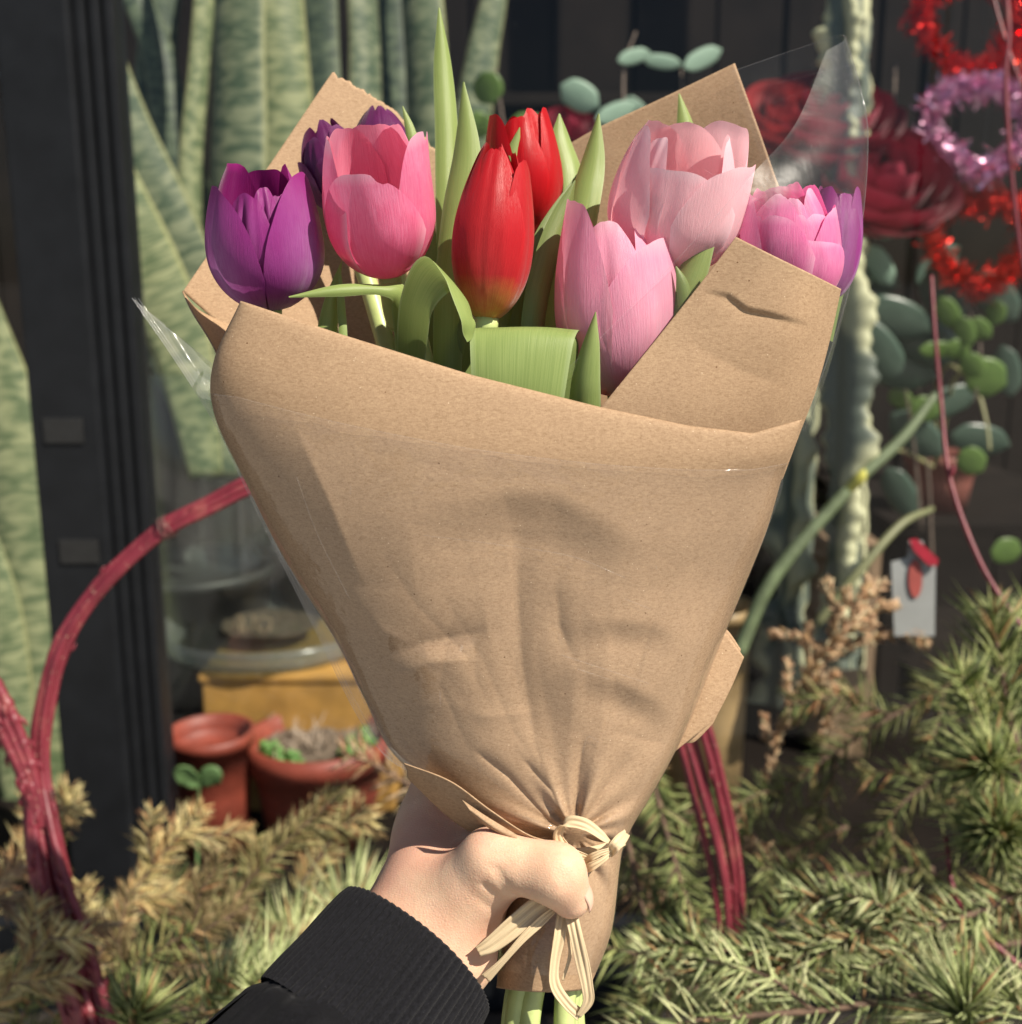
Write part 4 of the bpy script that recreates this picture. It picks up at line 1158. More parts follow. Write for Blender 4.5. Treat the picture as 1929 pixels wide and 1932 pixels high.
TERRA = simple('terracotta', (0.215, 0.044, 0.026), 0.55, 0.25, 30, 0.25, 0.001)
TERRA2 = simple('dull_terracotta', (0.22, 0.075, 0.055), 0.6, 0.25, 30, 0.25, 0.001)
POTDARK = simple('dark_pot', (0.035, 0.035, 0.035), 0.5, 0.2, 30)
SNK1 = mat_snake('snake_leaf', (0.045, 0.075, 0.045), (0.185, 0.212, 0.130), (0.25, 0.26, 0.13), 0.95)
SNK2 = mat_snake('snake_leaf_pale', (0.075, 0.110, 0.052), (0.240, 0.265, 0.140), (0.28, 0.29, 0.14), 0.95)
SNK3 = mat_snake('snake_leaf_dark', (0.028, 0.045, 0.034), (0.095, 0.125, 0.080), (0.11, 0.13, 0.08), 0.95)

def pot(name, base, r, h, mat, parent=None, label=None, cat='plant pot', rim=0.02, taper=0.78, group=None):
    o = empty(name, base, label, cat, group) if parent is None else parent
    pr = [(0.001, 0.002), (r * taper, 0.0), (r * (taper + 1) / 2, h * 0.5), (r * 0.985, h - rim), (r * 1.05, h - rim), (r * 1.07, h), (r * 0.97, h), (r * 0.94, h - 0.02), (r * 0.9, h - 0.03), (0.001, h - 0.03)]
    MB().lathe(base, pr, 48).build('pot', mat, o)
    return o

def snake(label, potpos, pr, ph, lst, group='snake plants in the window'):
    o = empty('snake_plant', potpos, label, 'snake plant', group)
    pot('pot', potpos, pr, ph, POTDARK, parent=o)
    for i, (pts, wd, ac, mt, cp) in enumerate(lst):
        c = [(p[0], p[1], p[2], ac[0], ac[1], ac[2], px2m(ww / 2, p[2])) for p, ww in zip(pts, wd)]
        grid_obj('leaf', ribbon(c, 60, 9, cp, edge=0.05, seed=i), mt, o, uvscale=(1, 1), thick=0.004)
    return o

b0 = hit_z(420, 1330, LEDGE); 
snake('leaning pale green banded snake plant just right of the black mullion', (b0[0] * 1.0, 2.0, LEDGE), .146, .34, [
    ([(415, 900, 1.889), (400, 640, 1.862), (330, 440, 1.809), (240, 230, 1.769), (192, 20, 1.742)], [70, 96, 100, 84, 20], (1, -.35, .3), SNK1, .25),
    ([(390, 900, 1.809), (345, 660, 1.782), (290, 530, 1.756), (240, 400, 1.729), (205, 235, 1.716)], [60, 110, 124, 104, 10], (1, -.5, .3), SNK2, .25),
    ([(420, 900, 1.915), (372, 600, 1.902), (366, 330, 1.889), (382, 120, 1.889), (392, -60, 1.889), (374, -350, 1.909)], [46, 56, 50, 44, 40, 6], (1, 0, 1.197), SNK2, .5),
    ([(440, 900, 1.942), (440, 600, 1.929), (442, 340, 1.915), (444, 120, 1.915), (446, -80, 1.915), (458, -340, 1.935)], [70, 104, 118, 110, 96, 6], (1, 0, -.25), SNK1, .3),
    ([(420, 900, 2.062), (300, 600, 2.048), (290, 300, 2.048), (300, 60, 2.048), (310, -60, 2.048), (304, -290, 2.068)], [60, 84, 84, 70, 60, 6], (1, 0, 0.399), SNK3, .3),
    ([(430, 900, 2.035), (400, 500, 2.022), (330, 250, 2.022), (300, 100, 2.022), (250, -60, 2.022), (262, -290, 2.042)], [60, 70, 70, 60, 50, 6], (1, 0, 0.399), SNK3, .3)])
b1 = X_at(640, 700, 2.062)
snake('upright snake plant with wavy yellow green bands above the left paper peak', (b1[0], 2.13, LEDGE), .17, .37, [
    ([(600, 900, 2.022), (556, 560, 1.995), (545, 300, 1.968), (532, 100, 1.955), (522, -80, 1.955), (528, -370, 1.975)], [80, 106, 112, 104, 90, 6], (1, 0, 0.333), SNK2, .3),
    ([(560, 900, 2.101), (500, 560, 2.088), (490, 300, 2.075), (484, 100, 2.075), (480, -80, 2.075), (486, -310, 2.095)], [60, 74, 80, 76, 70, 6], (1, 0, 0.465), SNK3, .3),
    ([(640, 900, 2.128), (620, 560, 2.128), (606, 300, 2.128), (596, 100, 2.128), (590, -80, 2.128), (584, -310, 2.148)], [70, 86, 90, 84, 76, 6], (1, 0, -.2), SNK3, .3),
    ([(700, 900, 1.995), (702, 560, 1.982), (700, 300, 1.968), (696, 100, 1.968), (690, -80, 1.968), (696, -310, 1.988)], [60, 74, 78, 70, 62, 6], (1, 0, 0.931), SNK1, .4),
    ([(720, 900, 2.155), (752, 500, 2.155), (756, 250, 2.155), (750, 60, 2.155), (745, -80, 2.155), (745, -310, 2.175)], [60, 70, 74, 70, 60, 6], (1, 0, 0.266), SNK3, .3),
    ([(760, 900, 2.075), (796, 560, 2.062), (806, 330, 2.048), (800, 120, 2.048), (790, -80, 2.048), (808, -310, 2.068)], [60, 84, 90, 84, 74, 6], (1, 0, -.3), SNK1, .35),
    ([(800, 900, 2.101), (860, 480, 2.088), (890, 250, 2.075), (915, 90, 2.075), (940, -60, 2.075), (934, -290, 2.095)], [60, 72, 74, 60, 40, 6], (1, .15, .3), SNK1, .35)])
snake('broad lime green snake plant standing left of the black mullion', (X_at(60, 1500, 1.946)[0], 1.96, LEDGE), .10, .08, [
    ([(70, 1560, 1.899), (80, 1330, 1.883), (62, 1080, 1.867), (30, 820, 1.852), (-20, 540, 1.836)], [70, 128, 130, 110, 8], (1, -.1, .3), SNK2, .3),
    ([(100, 1560, 1.946), (118, 1400, 1.929), (120, 1200, 1.929), (100, 1000, 1.929), (60, 820, 1.929)], [60, 84, 86, 70, 8], (1, 0, 0.778), SNK2, .35),
    ([(40, 1560, 1.867), (20, 1350, 1.852), (0, 1150, 1.836), (-20, 980, 1.836)], [50, 80, 70, 6], (1, 0, .3), SNK2, .35),
    ([(10, 1560, 1.976), (-10, 1300, 1.976), (-30, 1000, 1.976)], [60, 90, 20], (1, 0, 0.311), SNK3, .3)], )

# glass cylinder jar on a yellow block
YB = simple('yellow_wood', (0.40, 0.225, 0.055), 0.6, 0.25, 22, 0.3, 0.002)
xl0 = X_at(384, 1350, 1.676)[0]; xr0 = X_at(742, 1350, 1.676)[0]
zt = X_at(560, 1272, 1.676)[2]
crate = empty('display_block', ((xl0 + xr0) / 2, 1.81, LEDGE), 'mustard yellow wooden block under the glass jar', 'block')
MB().box((xl0, 1.676, LEDGE), (xr0, 1.97, zt - 0.014), 0.005).build('body', YB, crate, smooth=False)
MB().box((xl0 - 0.004, 1.672, zt - 0.014), (xr0 + 0.004, 1.974, zt), 0.004).build('lid', YB, crate, smooth=False)
jc = (X_at(505, 1200, 1.822)[0], 1.85, zt + 0.001)
jr = jc[0] - X_at(286, 1000, 1.849)[0]
jar = empty('glass_jar', jc, 'large clear glass cylinder vase with moss in its base', 'glass vase')
jh = X_at(500, 690, 1.849)[2] - zt
MB().lathe(jc, [(0.001, 0.0), (jr * .82, 0.0), (jr * .95, 0.008), (jr, 0.03), (jr, jh * .5), (jr, jh - .004), (jr * .985, jh), (jr * .965, jh - .004), (jr * .965, jh * .5), (jr * .965, 0.04), (jr * .9, 0.022), (jr * .7, 0.016), (0.001, 0.014)], 64).build('wall', M['jar_glass'], jar)
MOSS = simple('dry_moss', (0.10, 0.075, 0.05), 0.95, 0.6, 90, 0.9, 0.006)
a_ = np.linspace(0, 2 * np.pi, 49); r_ = np.linspace(0.001, jr * .42, 16)
RR, AA = np.meshgrid(r_, a_, indexing='ij')
G = np.stack([jc[0] + RR * np.cos(AA), jc[1] + RR * np.sin(AA), jc[2] + 0.026 + 0.010 * np.abs(wob(RR * 60 * np.cos(AA), RR * 60 * np.sin(AA), 2, 6, 1.3))], -1)
grid_obj('moss', G, MOSS, jar, kind='stuff')
mb = MB()
for k in range(7):
    q = np.array([jc[0] - jr * .2 + k * .008, jc[1] - jr * .3, jc[2] + .03])
    mb.tube([q, q + rng.normal(0, .006, 3) + [0, 0, .018], q + rng.normal(0, .010, 3) + [0, 0, .034]], [.0016, .0014, .0006], 5)
mb.build('sprig', simple('dry_sprig', (0.36, 0.26, 0.17), 0.8, 0.3, 90), jar)
MB().lathe((jc[0], jc[1], jc[2]), [(jr * .80, .001), (jr * .93, .003), (jr * .985, .016), (jr * .99, .034), (jr * .97, .040), (jr * .93, .034), (jr * .84, .018), (jr * .78, .010), (jr * .80, .001)], 64).build('base', M['jar_base'], jar)
# terracotta pots
q = hit_z(385, 1655, LEDGE)
pA = pot('terracotta_pot', (q[0], 1.55, LEDGE), .061, .200, TERRA, label='narrow terracotta pot next to the mullion with a two leaved seedling in front', group='terracotta pots in the window')
SEED = mat_leaf('seedling_leaf', (0.16, 0.28, 0.10), (0.22, 0.36, 0.15), (0.12, 0.22, 0.08), 0.3, 0.4, 10)
sd = empty('seedling', P((372, 1540, 1.549)), 'tiny seedling with two round green leaves before the narrow terracotta pot', 'seedling')
MB().tube(P(np.array([(372, 1640, 1.556), (374, 1540, 1.549), (376, 1480, 1.543)])), [.0024, .002, .0014], 6).build('stem', SEED, sd)
for (x, y, dx) in ((350, 1462, -1), (398, 1466, 1)):
    c = [(376, 1484, 1.543, 0, 1, .4, .0027), (376 + dx * 10, 1474, 1.536, 0, 1, .4, .012), (x, y, 1.532, 0, 1, .4, .0166), (x + dx * 14, y - 2, 1.53, 0, 1, .4, .0133), (x + dx * 22, y - 2, 1.53, 0, 1, .4, .0013)]
    grid_obj('leaf', ribbon(c, 20, 7, .2), SEED, sd, thick=0.001)
q2 = hit_z(566, 1690, LEDGE)
pB = pot('terracotta_pot', (q2[0], 1.603, LEDGE), .106, .170, TERRA, label='wide terracotta pot filled with grey moss and small green succulents', group='terracotta pots in the window', rim=.04)
mb = MB()
G = np.stack([q2[0] + np.outer(np.linspace(.001, .098, 10), np.cos(np.linspace(0, 6.2832, 33))), 1.603 + np.outer(np.linspace(.001, .098, 10), np.sin(np.linspace(0, 6.2832, 33))), LEDGE + .141 + .010 * rng.random((10, 33))], -1)
mb.grid(G); mb.build('moss', simple('grey_moss', (0.22, 0.17, 0.12), 0.95, 0.6, 110, 1.0, .006), pB, kind='stuff')
SUCC = simple('succulent_green', (0.10, 0.22, 0.05), 0.45, 0.35, 90)
for (dx, dy, n) in ((-.069, -.026, 18), (.06, -.04, 14), (-.026, -.069, 14), (.073, .013, 12)):
    mb = MB()
    for k in range(n):
        a = rng.uniform(0, 6.28); el = rng.uniform(.2, 1.3); l = rng.uniform(.013, .023)
        p0 = np.array([q2[0] + dx, 1.603 + dy, LEDGE + .149]) + rng.normal(0, .006, 3)
        d_ = np.array([math.cos(a) * math.cos(el), math.sin(a) * math.cos(el), math.sin(el)])
        mb.tube([p0, p0 + d_ * l * .5, p0 + d_ * l * .85, p0 + d_ * l], [.003, .007, .0064, .0013], 6, 8)
    mb.build('succulent', SUCC, pB)
mb = MB()
for k in range(40):
    p0 = np.array([q2[0] + rng.normal(.007, .04), 1.603 + rng.normal(-.013, .033), LEDGE + .149])
    mb.tube([p0, p0 + [rng.normal(0, .006), rng.normal(0, .008), .016], p0 + [rng.normal(0, .012), rng.normal(0, .016), .030]], [.0014, .0012, .0005], 4, 6)
mb.build('lichen', simple('pale_lichen', (0.42, 0.34, 0.26), .9, .3, 100), pB, kind='stuff')

# ochre tall pot and boxes, right of the wrap
OCH = simple('ochre_glaze', (0.30, 0.21, 0.10), 0.45, 0.3, 14, 0.15, 0.001)
q = X_at(1330, 1500, 1.649)
pot('tall_pot', (q[0], 1.68, LEDGE), abs(X_at(1424, 1300, 1.649)[0] - q[0]) * .95, .36, OCH, label='tall ochre glazed pot half hidden behind the right side of the wrap', taper=.9)
CARD = simple('cardboard', (0.25, 0.17, 0.10), 0.8, 0.2, 30)
a = X_at(1560, 1240, 1.889); b_ = X_at(1668, 1000, 1.889)
bx = empty('cardboard_box', ((a[0] + b_[0]) / 2, 2.0, LEDGE), 'plain brown cardboard box deep in the window behind the cactus', 'box')
MB().box((a[0], 1.889, LEDGE), (b_[0], 2.15, b_[2] - .03), 0.002).build('body', CARD, bx, smooth=False)
MB().box((a[0] - .002, 1.885, b_[2] - .03), (b_[0] + .002, 2.153, b_[2] - .026), 0.001).build('flap', CARD, bx, smooth=False)
q = X_at(1768, 960, 2.155)
shz = q[2]
sh = empty('wall_shelf', (X_at(1800, 960, 2.128)[0], 2.26, shz - .02), 'dark wooden shelf holding the small terracotta pot', 'shelf')
MB().box((X_at(1650, 960, 2.128)[0], 2.02, shz - .022), (X_at(2100, 960, 2.128)[0], 2.835, shz), .003).build('board', DARKW, sh, smooth=False)
MB().box((X_at(1655, 960, 2.128)[0], 2.05, LEDGE), (X_at(1655, 960, 2.128)[0] + .04, 2.09, shz - .022), .003).build('leg', DARKW, sh, smooth=False)
MB().box((X_at(1925, 960, 2.128)[0], 2.05, LEDGE), (X_at(1925, 960, 2.128)[0] + .04, 2.09, shz - .022), .003).build('leg', DARKW, sh, smooth=False)
pot('terracotta_pot', (q[0], 2.155, shz + .001), .069, .113, TERRA2, label='small faded terracotta pot on the dark shelf at the right', group='terracotta pots in the window')
# upper shelf in the dark
q = X_at(1200, 175, 2.594)
us = empty('wall_shelf', (q[0], 2.7, q[2]), 'high dark shelf board on the back wall above the bouquet', 'shelf')
MB().box((X_at(940, 175, 2.594)[0], 2.594, q[2] - .026), (X_at(1560, 175, 2.594)[0], 2.838, q[2]), .003).build('board', DARKW, us, smooth=False)
for x in (1000, 1500):
    MB().box((X_at(x, 175, 2.0)[0] - .013, 2.63, q[2] - .16), (X_at(x, 175, 2.0)[0] + .013, 2.838, q[2] - .0265), .002).build('bracket', DARKW, us, smooth=False)
# dark uprights
for x, nm in ((1648, 'left of the tinsel loops'), (1985, 'at the right edge of the window')):
    q = X_at(x, 700, 1.85)
    u_ = empty('upright_post', (q[0], 2.487, LEDGE), 'dark brown wooden upright ' + nm, 'post')
    MB().box((q[0] - .027, 2.46, LEDGE), (q[0] + .027, 2.514, 3.1), .003).build('shaft', DARKW, u_, smooth=False)
    MB().box((q[0] - .037, 2.45, LEDGE), (q[0] + .037, 2.524, LEDGE + .026), .002).build('foot', DARKW, u_, smooth=False)

# crested cactus
TINTM = mat_tint('variegated_skin', 0.55, 0.0)
def cactus(label, pts, rpx, seed, amt=1.0):
    o = empty('cactus', P(pts[0]), label, 'cactus', 'variegated cactus columns')
    n, m = 260, 72
    c = cr(C(np.array(pts)), n)
    r0 = cr(np.array(rpx, float)[:, None], n)[:, 0] / FPX * 1.66
    a = np.linspace(0, 2 * np.pi, m + 1)
    q = np.linspace(0, 1, n)[:, None]
    nr = 3
    ridge = np.abs(np.cos((a * nr / 2 + 0.4 + seed))) ** 3
    side = np.round((a * nr / 2 + 0.4 + seed) / np.pi)
    wv = 1.5 * wob(q * 30, side[None] * 7.0, seed, 8, 1.0) + .45 * wob(q * 80, side[None] * 5.0, seed + 1, 6, 1.0)
    r = r0[:, None] * (0.50 + ridge[None] * (0.60 + 0.75 * np.clip(wv, -.8, 1.2)))
    T = norm(np.gradient(c, axis=0)); N = norm(np.cross(T, [0, 0, 1.0])); B = np.cross(T, N)
    tw = wv * ridge[None] * .5
    A = a[None] + tw
    G = c[:, None] + r[..., None] * (np.cos(A)[..., None] * N[:, None] + np.sin(A)[..., None] * B[:, None])
    mk = sm(.35, .75, ridge[None] + 1.5 * wob(q * 16, a[None] * 2, seed + 4, 8, 1.2) + .5 * wob(q * 60, a[None] * 5, seed + 5, 8, 1.2)) * amt
    g1 = np.array([.095, .120, .095]); cr_ = np.array([.46, .47, .29])
    col = g1 + (cr_ - g1) * mk[..., None]
    mesh_obj('stem', W(G).reshape(-1, 3), grid_faces(n, m + 1), TINTM, o, col=col.reshape(-1, 3))
    mb = MB()
    for k in range(60):
        i = rng.integers(4, n - 4); j = int(((rng.integers(0, nr) * np.pi - .4 - seed) * 2 / nr) % (2 * np.pi) / (2 * np.pi) * m)
        p0 = W(G[i, j]); d_ = norm(W(G[i, j]) - W(c[i]))
        mb.tube([p0 - d_ * .002, p0 + d_ * .003, p0 + d_ * .007], [.0009, .0007, .0002], 4, 3, interp=False)
    mb.build('spines', simple('spine', (.3, .24, .16), .6), o, kind='stuff')
    return o
cactus('cream ruffled variegated cactus column rising beside the red roses', [(1580, 1260, 1.649), (1590, 1000, 1.663), (1598, 700, 1.689), (1602, 400, 1.702), (1604, 180, 1.716), (1606, -60, 1.729)], [52, 50, 48, 48, 50, 46], 2)
cactus('grey green cactus column with few cream patches beside the wrap', [(1470, 1330, 1.782), (1490, 1100, 1.782), (1510, 800, 1.796), (1520, 560, 1.809)], [50, 48, 44, 20], 5, .7)
GST = simple('green_stem', (0.13, 0.17, 0.085), 0.5, 0.3, 40)
ds = empty('slanting_plant', P((1410, 1180, 1.623)), 'thick grey green stem slanting up to the right behind the wrap', 'stem')
MB().tube(P(np.array([(1390, 1240, 1.596), (1460, 1090, 1.596), (1600, 925, 1.609), (1700, 830, 1.623), (1765, 745, 1.636)])), [.0106, .010, .0086, .008, .0053], 10).build('stalk', GST, ds)
MB().tube(P(np.array([(1600, 925, 1.609), (1625, 900, 1.596), (1632, 885, 1.596)])), [.008, .008, .0013], 8).build('bud', simple('yellow_bud', (.5, .48, .08), .5), ds)
ds = empty('slanting_plant', P((1530, 1200, 1.596)), 'thin olive stem arching up beside the cardboard box', 'stem')
MB().tube(P(np.array([(1540, 1180, 1.529), (1620, 1080, 1.529), (1700, 990, 1.556), (1760, 960, 1.596)])), [.0066, .0066, .006, .004], 8).build('stalk', simple('olive_stem', (.17, .18, .08), .5), ds)

# eucalyptus sprigs and green leaves
EUC = mat_leaf('eucalyptus_leaf', (0.26, 0.40, 0.30), (0.33, 0.47, 0.36), (0.22, 0.34, 0.26), 0.2, 0.5, 8)
GRN = mat_leaf('bright_leaf', (0.10, 0.19, 0.04), (0.17, 0.28, 0.065), (0.09, 0.16, 0.04), 0.3, 0.4, 8)
DKG = mat_leaf('dark_leaf', (0.045, 0.085, 0.060), (0.085, 0.130, 0.095), (0.04, 0.07, 0.05), 0.1, 0.3, 10)
TWIG = simple('grey_twig', (0.17, 0.13, 0.10), 0.7, 0.3, 60)
def disc(cx, cy, d, rx, ry, ang, tilt=.4, pw=.5):
    n = 14; t = np.linspace(0, 1, n)
    ca, sa = math.cos(R_(ang)), math.sin(R_(ang))
    out = []
    for q in np.linspace(0, 1, 7):
        s = (q * 2 - 1)
        out.append((cx + ca * s * rx, cy + sa * s * rx, d + .016 * s * tilt, -sa, ca, tilt, max(px2m(ry, d) * (1 - s * s) ** pw, .0006)))
    return out
def sprig(name, label, cat, stem, leaves, lm, rad=.0027, smat=None, group=None):
    o = empty(name, P(stem[0]), label, cat, group)
    MB().tube(P(np.array(stem)), np.linspace(rad, rad * .5, len(stem)), 7).build('stem', smat or TWIG, o)
    for lf_ in leaves:
        grid_obj('leaf', ribbon(disc(*lf_), 18, 9, .15), lm, o, thick=.0008)
    return o
sprig('eucalyptus_sprig', 'silvery eucalyptus sprig with a large pale oval leaf above the red tulips', 'eucalyptus', [(1190, 420, 1.729), (1180, 250, 1.729), (1178, 130, 1.742), (1200, 60, 1.756)],
      [(1094, 181, 1.702, 42, 27, 30), (1163, 212, 1.689, 42, 18, -20), (1196, 106, 1.729, 32, 14, -15), (1200, 200, 1.729, 26, 12, 40)], EUC, group='eucalyptus sprigs')
sprig('eucalyptus_sprig', 'eucalyptus sprig with two thin leaves spread like wings above the back paper', 'eucalyptus', [(1300, 420, 1.782), (1290, 240, 1.782), (1286, 130, 1.782)],
      [(1250, 116, 1.756, 38, 13, 8), (1326, 110, 1.756, 40, 18, -25)], EUC, group='eucalyptus sprigs')
sprig('leafy_twig', 'twig with a round bright green leaf behind the tall spear leaf', 'twig', [(990, 480, 1.782), (960, 300, 1.782), (945, 200, 1.782), (935, 130, 1.796)],
      [(920, 166, 1.756, 32, 30, 70), (905, 235, 1.809, 26, 24, 20), (1000, 238, 1.809, 40, 24, 10)], GRN)
sprig('dark_foliage', 'cluster of dark blue green leaves under the roses', 'foliage plant', [(1740, 1000, 1.889), (1720, 800, 1.862), (1690, 640, 1.835)],
      [(1690, 600, 1.769, 70, 38, 20), (1650, 660, 1.782, 74, 42, 50), (1740, 640, 1.809, 80, 44, 30), (1780, 560, 1.835, 60, 36, 60), (1620, 590, 1.809, 60, 30, -30), (1700, 700, 1.835, 70, 36, 10), (1640, 520, 1.809, 60, 40, 20)], DKG)
sprig('trailing_plant', 'trailing plant with small glossy leaves hanging below the tinsel', 'trailing plant', [(1800, 480, 1.782), (1820, 560, 1.769), (1850, 650, 1.756), (1840, 760, 1.756)],
      [(1790, 590, 1.742, 34, 20, 60), (1822, 625, 1.729, 30, 18, 70), (1850, 620, 1.742, 26, 18, 40), (1808, 660, 1.742, 24, 20, 20), (1836, 690, 1.729, 26, 22, 50), (1770, 660, 1.756, 36, 16, 0), (1880, 590, 1.769, 24, 18, 100)], GRN)
sprig('grey_foliage', 'broad grey green leaves crowded behind the trailing plant', 'foliage plant', [(1760, 1060, 1.95), (1750, 860, 1.93), (1730, 700, 1.92)],
      [(1730, 820, 1.90, 64, 34, 40), (1790, 760, 1.92, 60, 30, -20), (1700, 930, 1.93, 56, 28, 60), (1850, 830, 1.95, 58, 30, 10), (1880, 560, 1.95, 60, 34, 50), (1770, 500, 1.98, 54, 28, -40), (1900, 700, 1.97, 50, 26, 80)], DKG)
sprig('eucalyptus_sprig', 'drooping eucalyptus sprig between the cactus and the crimson roses', 'eucalyptus', [(1690, 120, 1.85), (1680, 300, 1.83), (1640, 480, 1.80), (1610, 600, 1.78)],
      [(1660, 500, 1.77, 44, 22, 60), (1610, 540, 1.77, 40, 20, 120), (1640, 590, 1.77, 40, 22, 30), (1590, 620, 1.76, 36, 20, 80), (1660, 430, 1.80, 36, 18, 20)], EUC, group='eucalyptus sprigs')
PILS = simple('pale_stem', (.30, .30, .14), .5, .2, 60)
pl_ = empty('pilea_plant', P((1770, 850, 1.862)), 'pilea with round coin leaves on curved pale stems beside the small pot', 'pilea')
for pts in ([(1768, 860, 2.062), (1766, 740, 1.942), (1790, 690, 1.862), (1840, 730, 1.809), (1862, 800, 1.782), (1868, 850, 1.769)], [(1770, 870, 2.062), (1800, 720, 1.889), (1840, 700, 1.809), (1862, 708, 1.769)], [(1766, 870, 2.062), (1750, 800, 1.942), (1745, 760, 1.889)], [(1760, 880, 2.062), (1700, 850, 1.968), (1650, 860, 1.929)]):
    MB().tube(P(np.array(pts)), np.linspace(.0043, .0021, len(pts)), 7).build('stem', PILS, pl_)
for lf_ in ((1862, 712, 1.749, 40, 37, 20), (1834, 870, 1.756, 29, 26, 40), (1745, 772, 1.875, 30, 24, 20), (1700, 752, 1.889, 26, 18, 30), (1900, 1040, 1.809, 30, 26, 0)):
    grid_obj('leaf', ribbon(disc(*lf_, .3, .5), 20, 11, .12), GRN, pl_, thick=.001)

# plant care tag
TAGM = simple('white_plastic', (.24, .25, .245), .35, .1, 30, .05)
tg = empty('plant_tag', P((1722, 1180, 1.596)), 'upright white plastic plant tag with a red oval', 'plant tag')
def slab(name, poly, d, th, mat, parent):
    A = P(np.array([(x, y, d) for x, y in poly])); Bk = P(np.array([(x, y, d + th) for x, y in poly]))
    n = len(poly)
    F = [list(range(n))[::-1], [n + i for i in range(n)]] + [[i, (i + 1) % n, n + (i + 1) % n, n + i] for i in range(n)]
    return mesh_obj(name, np.concatenate([A, Bk]), F, mat, parent, smooth=False)
slab('card', [(1682, 1060), (1712, 1052), (1716, 1020), (1742, 1020), (1748, 1052), (1766, 1066), (1764, 1200), (1688, 1200)], 1.20, .002, TAGM, tg)
slab('oval', [(1728 + 13 * math.cos(t), 1092 + 36 * math.sin(t)) for t in np.linspace(0, 6.2832, 24, endpoint=False)], 1.197, .0025, simple('dull_red', (.26, .05, .04), .5), tg)
rt = tag(slab('red_glint', [(1716, 1018), (1730, 1016), (1772, 1056), (1768, 1068), (1752, 1066), (1726, 1040)], 1.19, .006, simple('glint_red', (.28, .012, .025), .3), None), 'small red glint on top of the white plant tag, built as a slab', 'clip')  # red slab stands in for a glint at the tag's top

# roses
PET['rosered'] = mat_petal('crimson_rose_petal', ((.13, .004, .014), .1), (.26, .008, .028), (.46, .03, .075), (.22, .010, .030), (.14, .004, .014), (.46, .06, .10), .15, .5)
PET['poppy'] = mat_petal('scarlet_petal', ((.30, .01, .02), .1), (.36, .014, .025), (.42, .03, .03), (.42, .04, .04), (.30, .01, .02), None, .2, .5)
def rose(label, ctr, T, tilt, wpx, mt, seed):
    o_, ex, ey, a, L = frame(ctr, T, tilt)
    R = wpx / 2 / FPX * ctr[2]; L = R * 1.15
    th = empty('fabric_rose', W(o_), label, 'rose', 'red roses in the window')
    k = 0
    for lay, n, kw in ((0.34, 3, D(top=.55, h=1.0, phi=80)), (.52, 4, D(top=.85, h=.98, phi=66)), (.72, 5, D(top=1.0, h=.90, phi=56, lean=.12)), (.88, 6, D(top=1.0, h=.78, phi=50, lean=.35)), (1.0, 6, D(top=1.0, h=.62, phi=48, lean=.75))):
        for i in range(n):
            k += 1
            G, uv = petal(R * lay, L, th=360 * i / n + 37 * lay * 10, seed=seed + k, ruf=.20, tip=.35, nu=13, nv=14, **kw)
            Wd = W(o_ + G[..., 0:1] * ex + G[..., 1:2] * ey + G[..., 2:3] * a)
            mesh_obj('petal', Wd.reshape(-1, 3), grid_faces(14, 13), PET[mt], th, uv=uv.reshape(-1, 2))
    MB().tube(W(np.array([o_, o_ - a * .066 + [0, -.08, 0], o_ + [0, -.40, -.066]])), [.004, .004, .004], 7).build('stem', GST, th)
rose('big crimson rose with layered petals behind the clear film at the right', (1640, 395, 1.756), (1648, 320), 58, 225, 'rosered', 5)
rose('second crimson rose higher up behind the film, next to the cactus', (1545, 285, 1.796), (1545, 210), 50, 220, 'rosered', 55)
rose('scarlet rose seen through the film just right of the back paper', (1470, 260, 1.769), (1470, 190), 60, 150, 'poppy', 95)
rose('dull red rose peeking between the red tulips and the eucalyptus', (1070, 262, 1.862), (1070, 200), 50, 90, 'rosered', 135)

# tinsel hearts
def mat_tinsel(name, c):
    m, t, o = new_mat(name); b = NB(t)
    n = b.noise(b.geo(), 300, 2)
    s = b.bsdf(b.mix(n, c, tuple(min(1, q * 1.3) for q in c)), .22, Metallic=.9)
    b.l(s, o.inputs[0]); return m
def tinsel(label, cx, cy, d, R, c, seed, n=2000, thick=.025):
    r = np.random.default_rng(seed)
    o = empty('tinsel_loop', P((cx, cy + R, d)), label, 'tinsel loop', 'tinsel loops hanging in the window')
    t = np.linspace(0, 2 * np.pi, 80)
    hx = .35 * 16 * np.sin(t) ** 3 / 16.5 + .65 * np.sin(t); hy = .35 * (13 * np.cos(t) - 5 * np.cos(2 * t) - 2 * np.cos(3 * t) - np.cos(4 * t)) / 16.5 + .65 * np.cos(t)
    loop = P(np.stack([cx + R * hx, cy - R * hy, np.full(80, d)], -1))
    MB().tube(loop, .002, 5, interp=False, cap=False).build('wire', PLATE, o)
    i = r.integers(0, 80, n); cpt = loop[i] + r.normal(0, .007, (n, 3))
    dirv = norm(r.normal(size=(n, 3))); side = norm(np.cross(dirv, r.normal(size=(n, 3))))
    l = r.uniform(.5, 1.1, n)[:, None] * thick; wv = .0015
    a = cpt; b_ = cpt + dirv * l * .55 + side * .001; e = cpt + dirv * l + norm(r.normal(size=(n, 3))) * .003
    V = np.stack([a - side * wv, a + side * wv, b_ - side * wv, b_ + side * wv, e - side * wv * .8, e + side * wv * .8], 1).reshape(-1, 3)
    k = np.arange(n)[:, None] * 6
    F = np.concatenate([k + [0, 1, 3, 2], k + [2, 3, 5, 4]])
    mesh_obj('tinsel', V, F, mat_tinsel('tinsel_foil', c), o, smooth=False, kind='stuff')
    MB().tube(np.array([loop[0], loop[0] + [0, 0, .33]]), .0006, 4).build('string', PLATE, o)
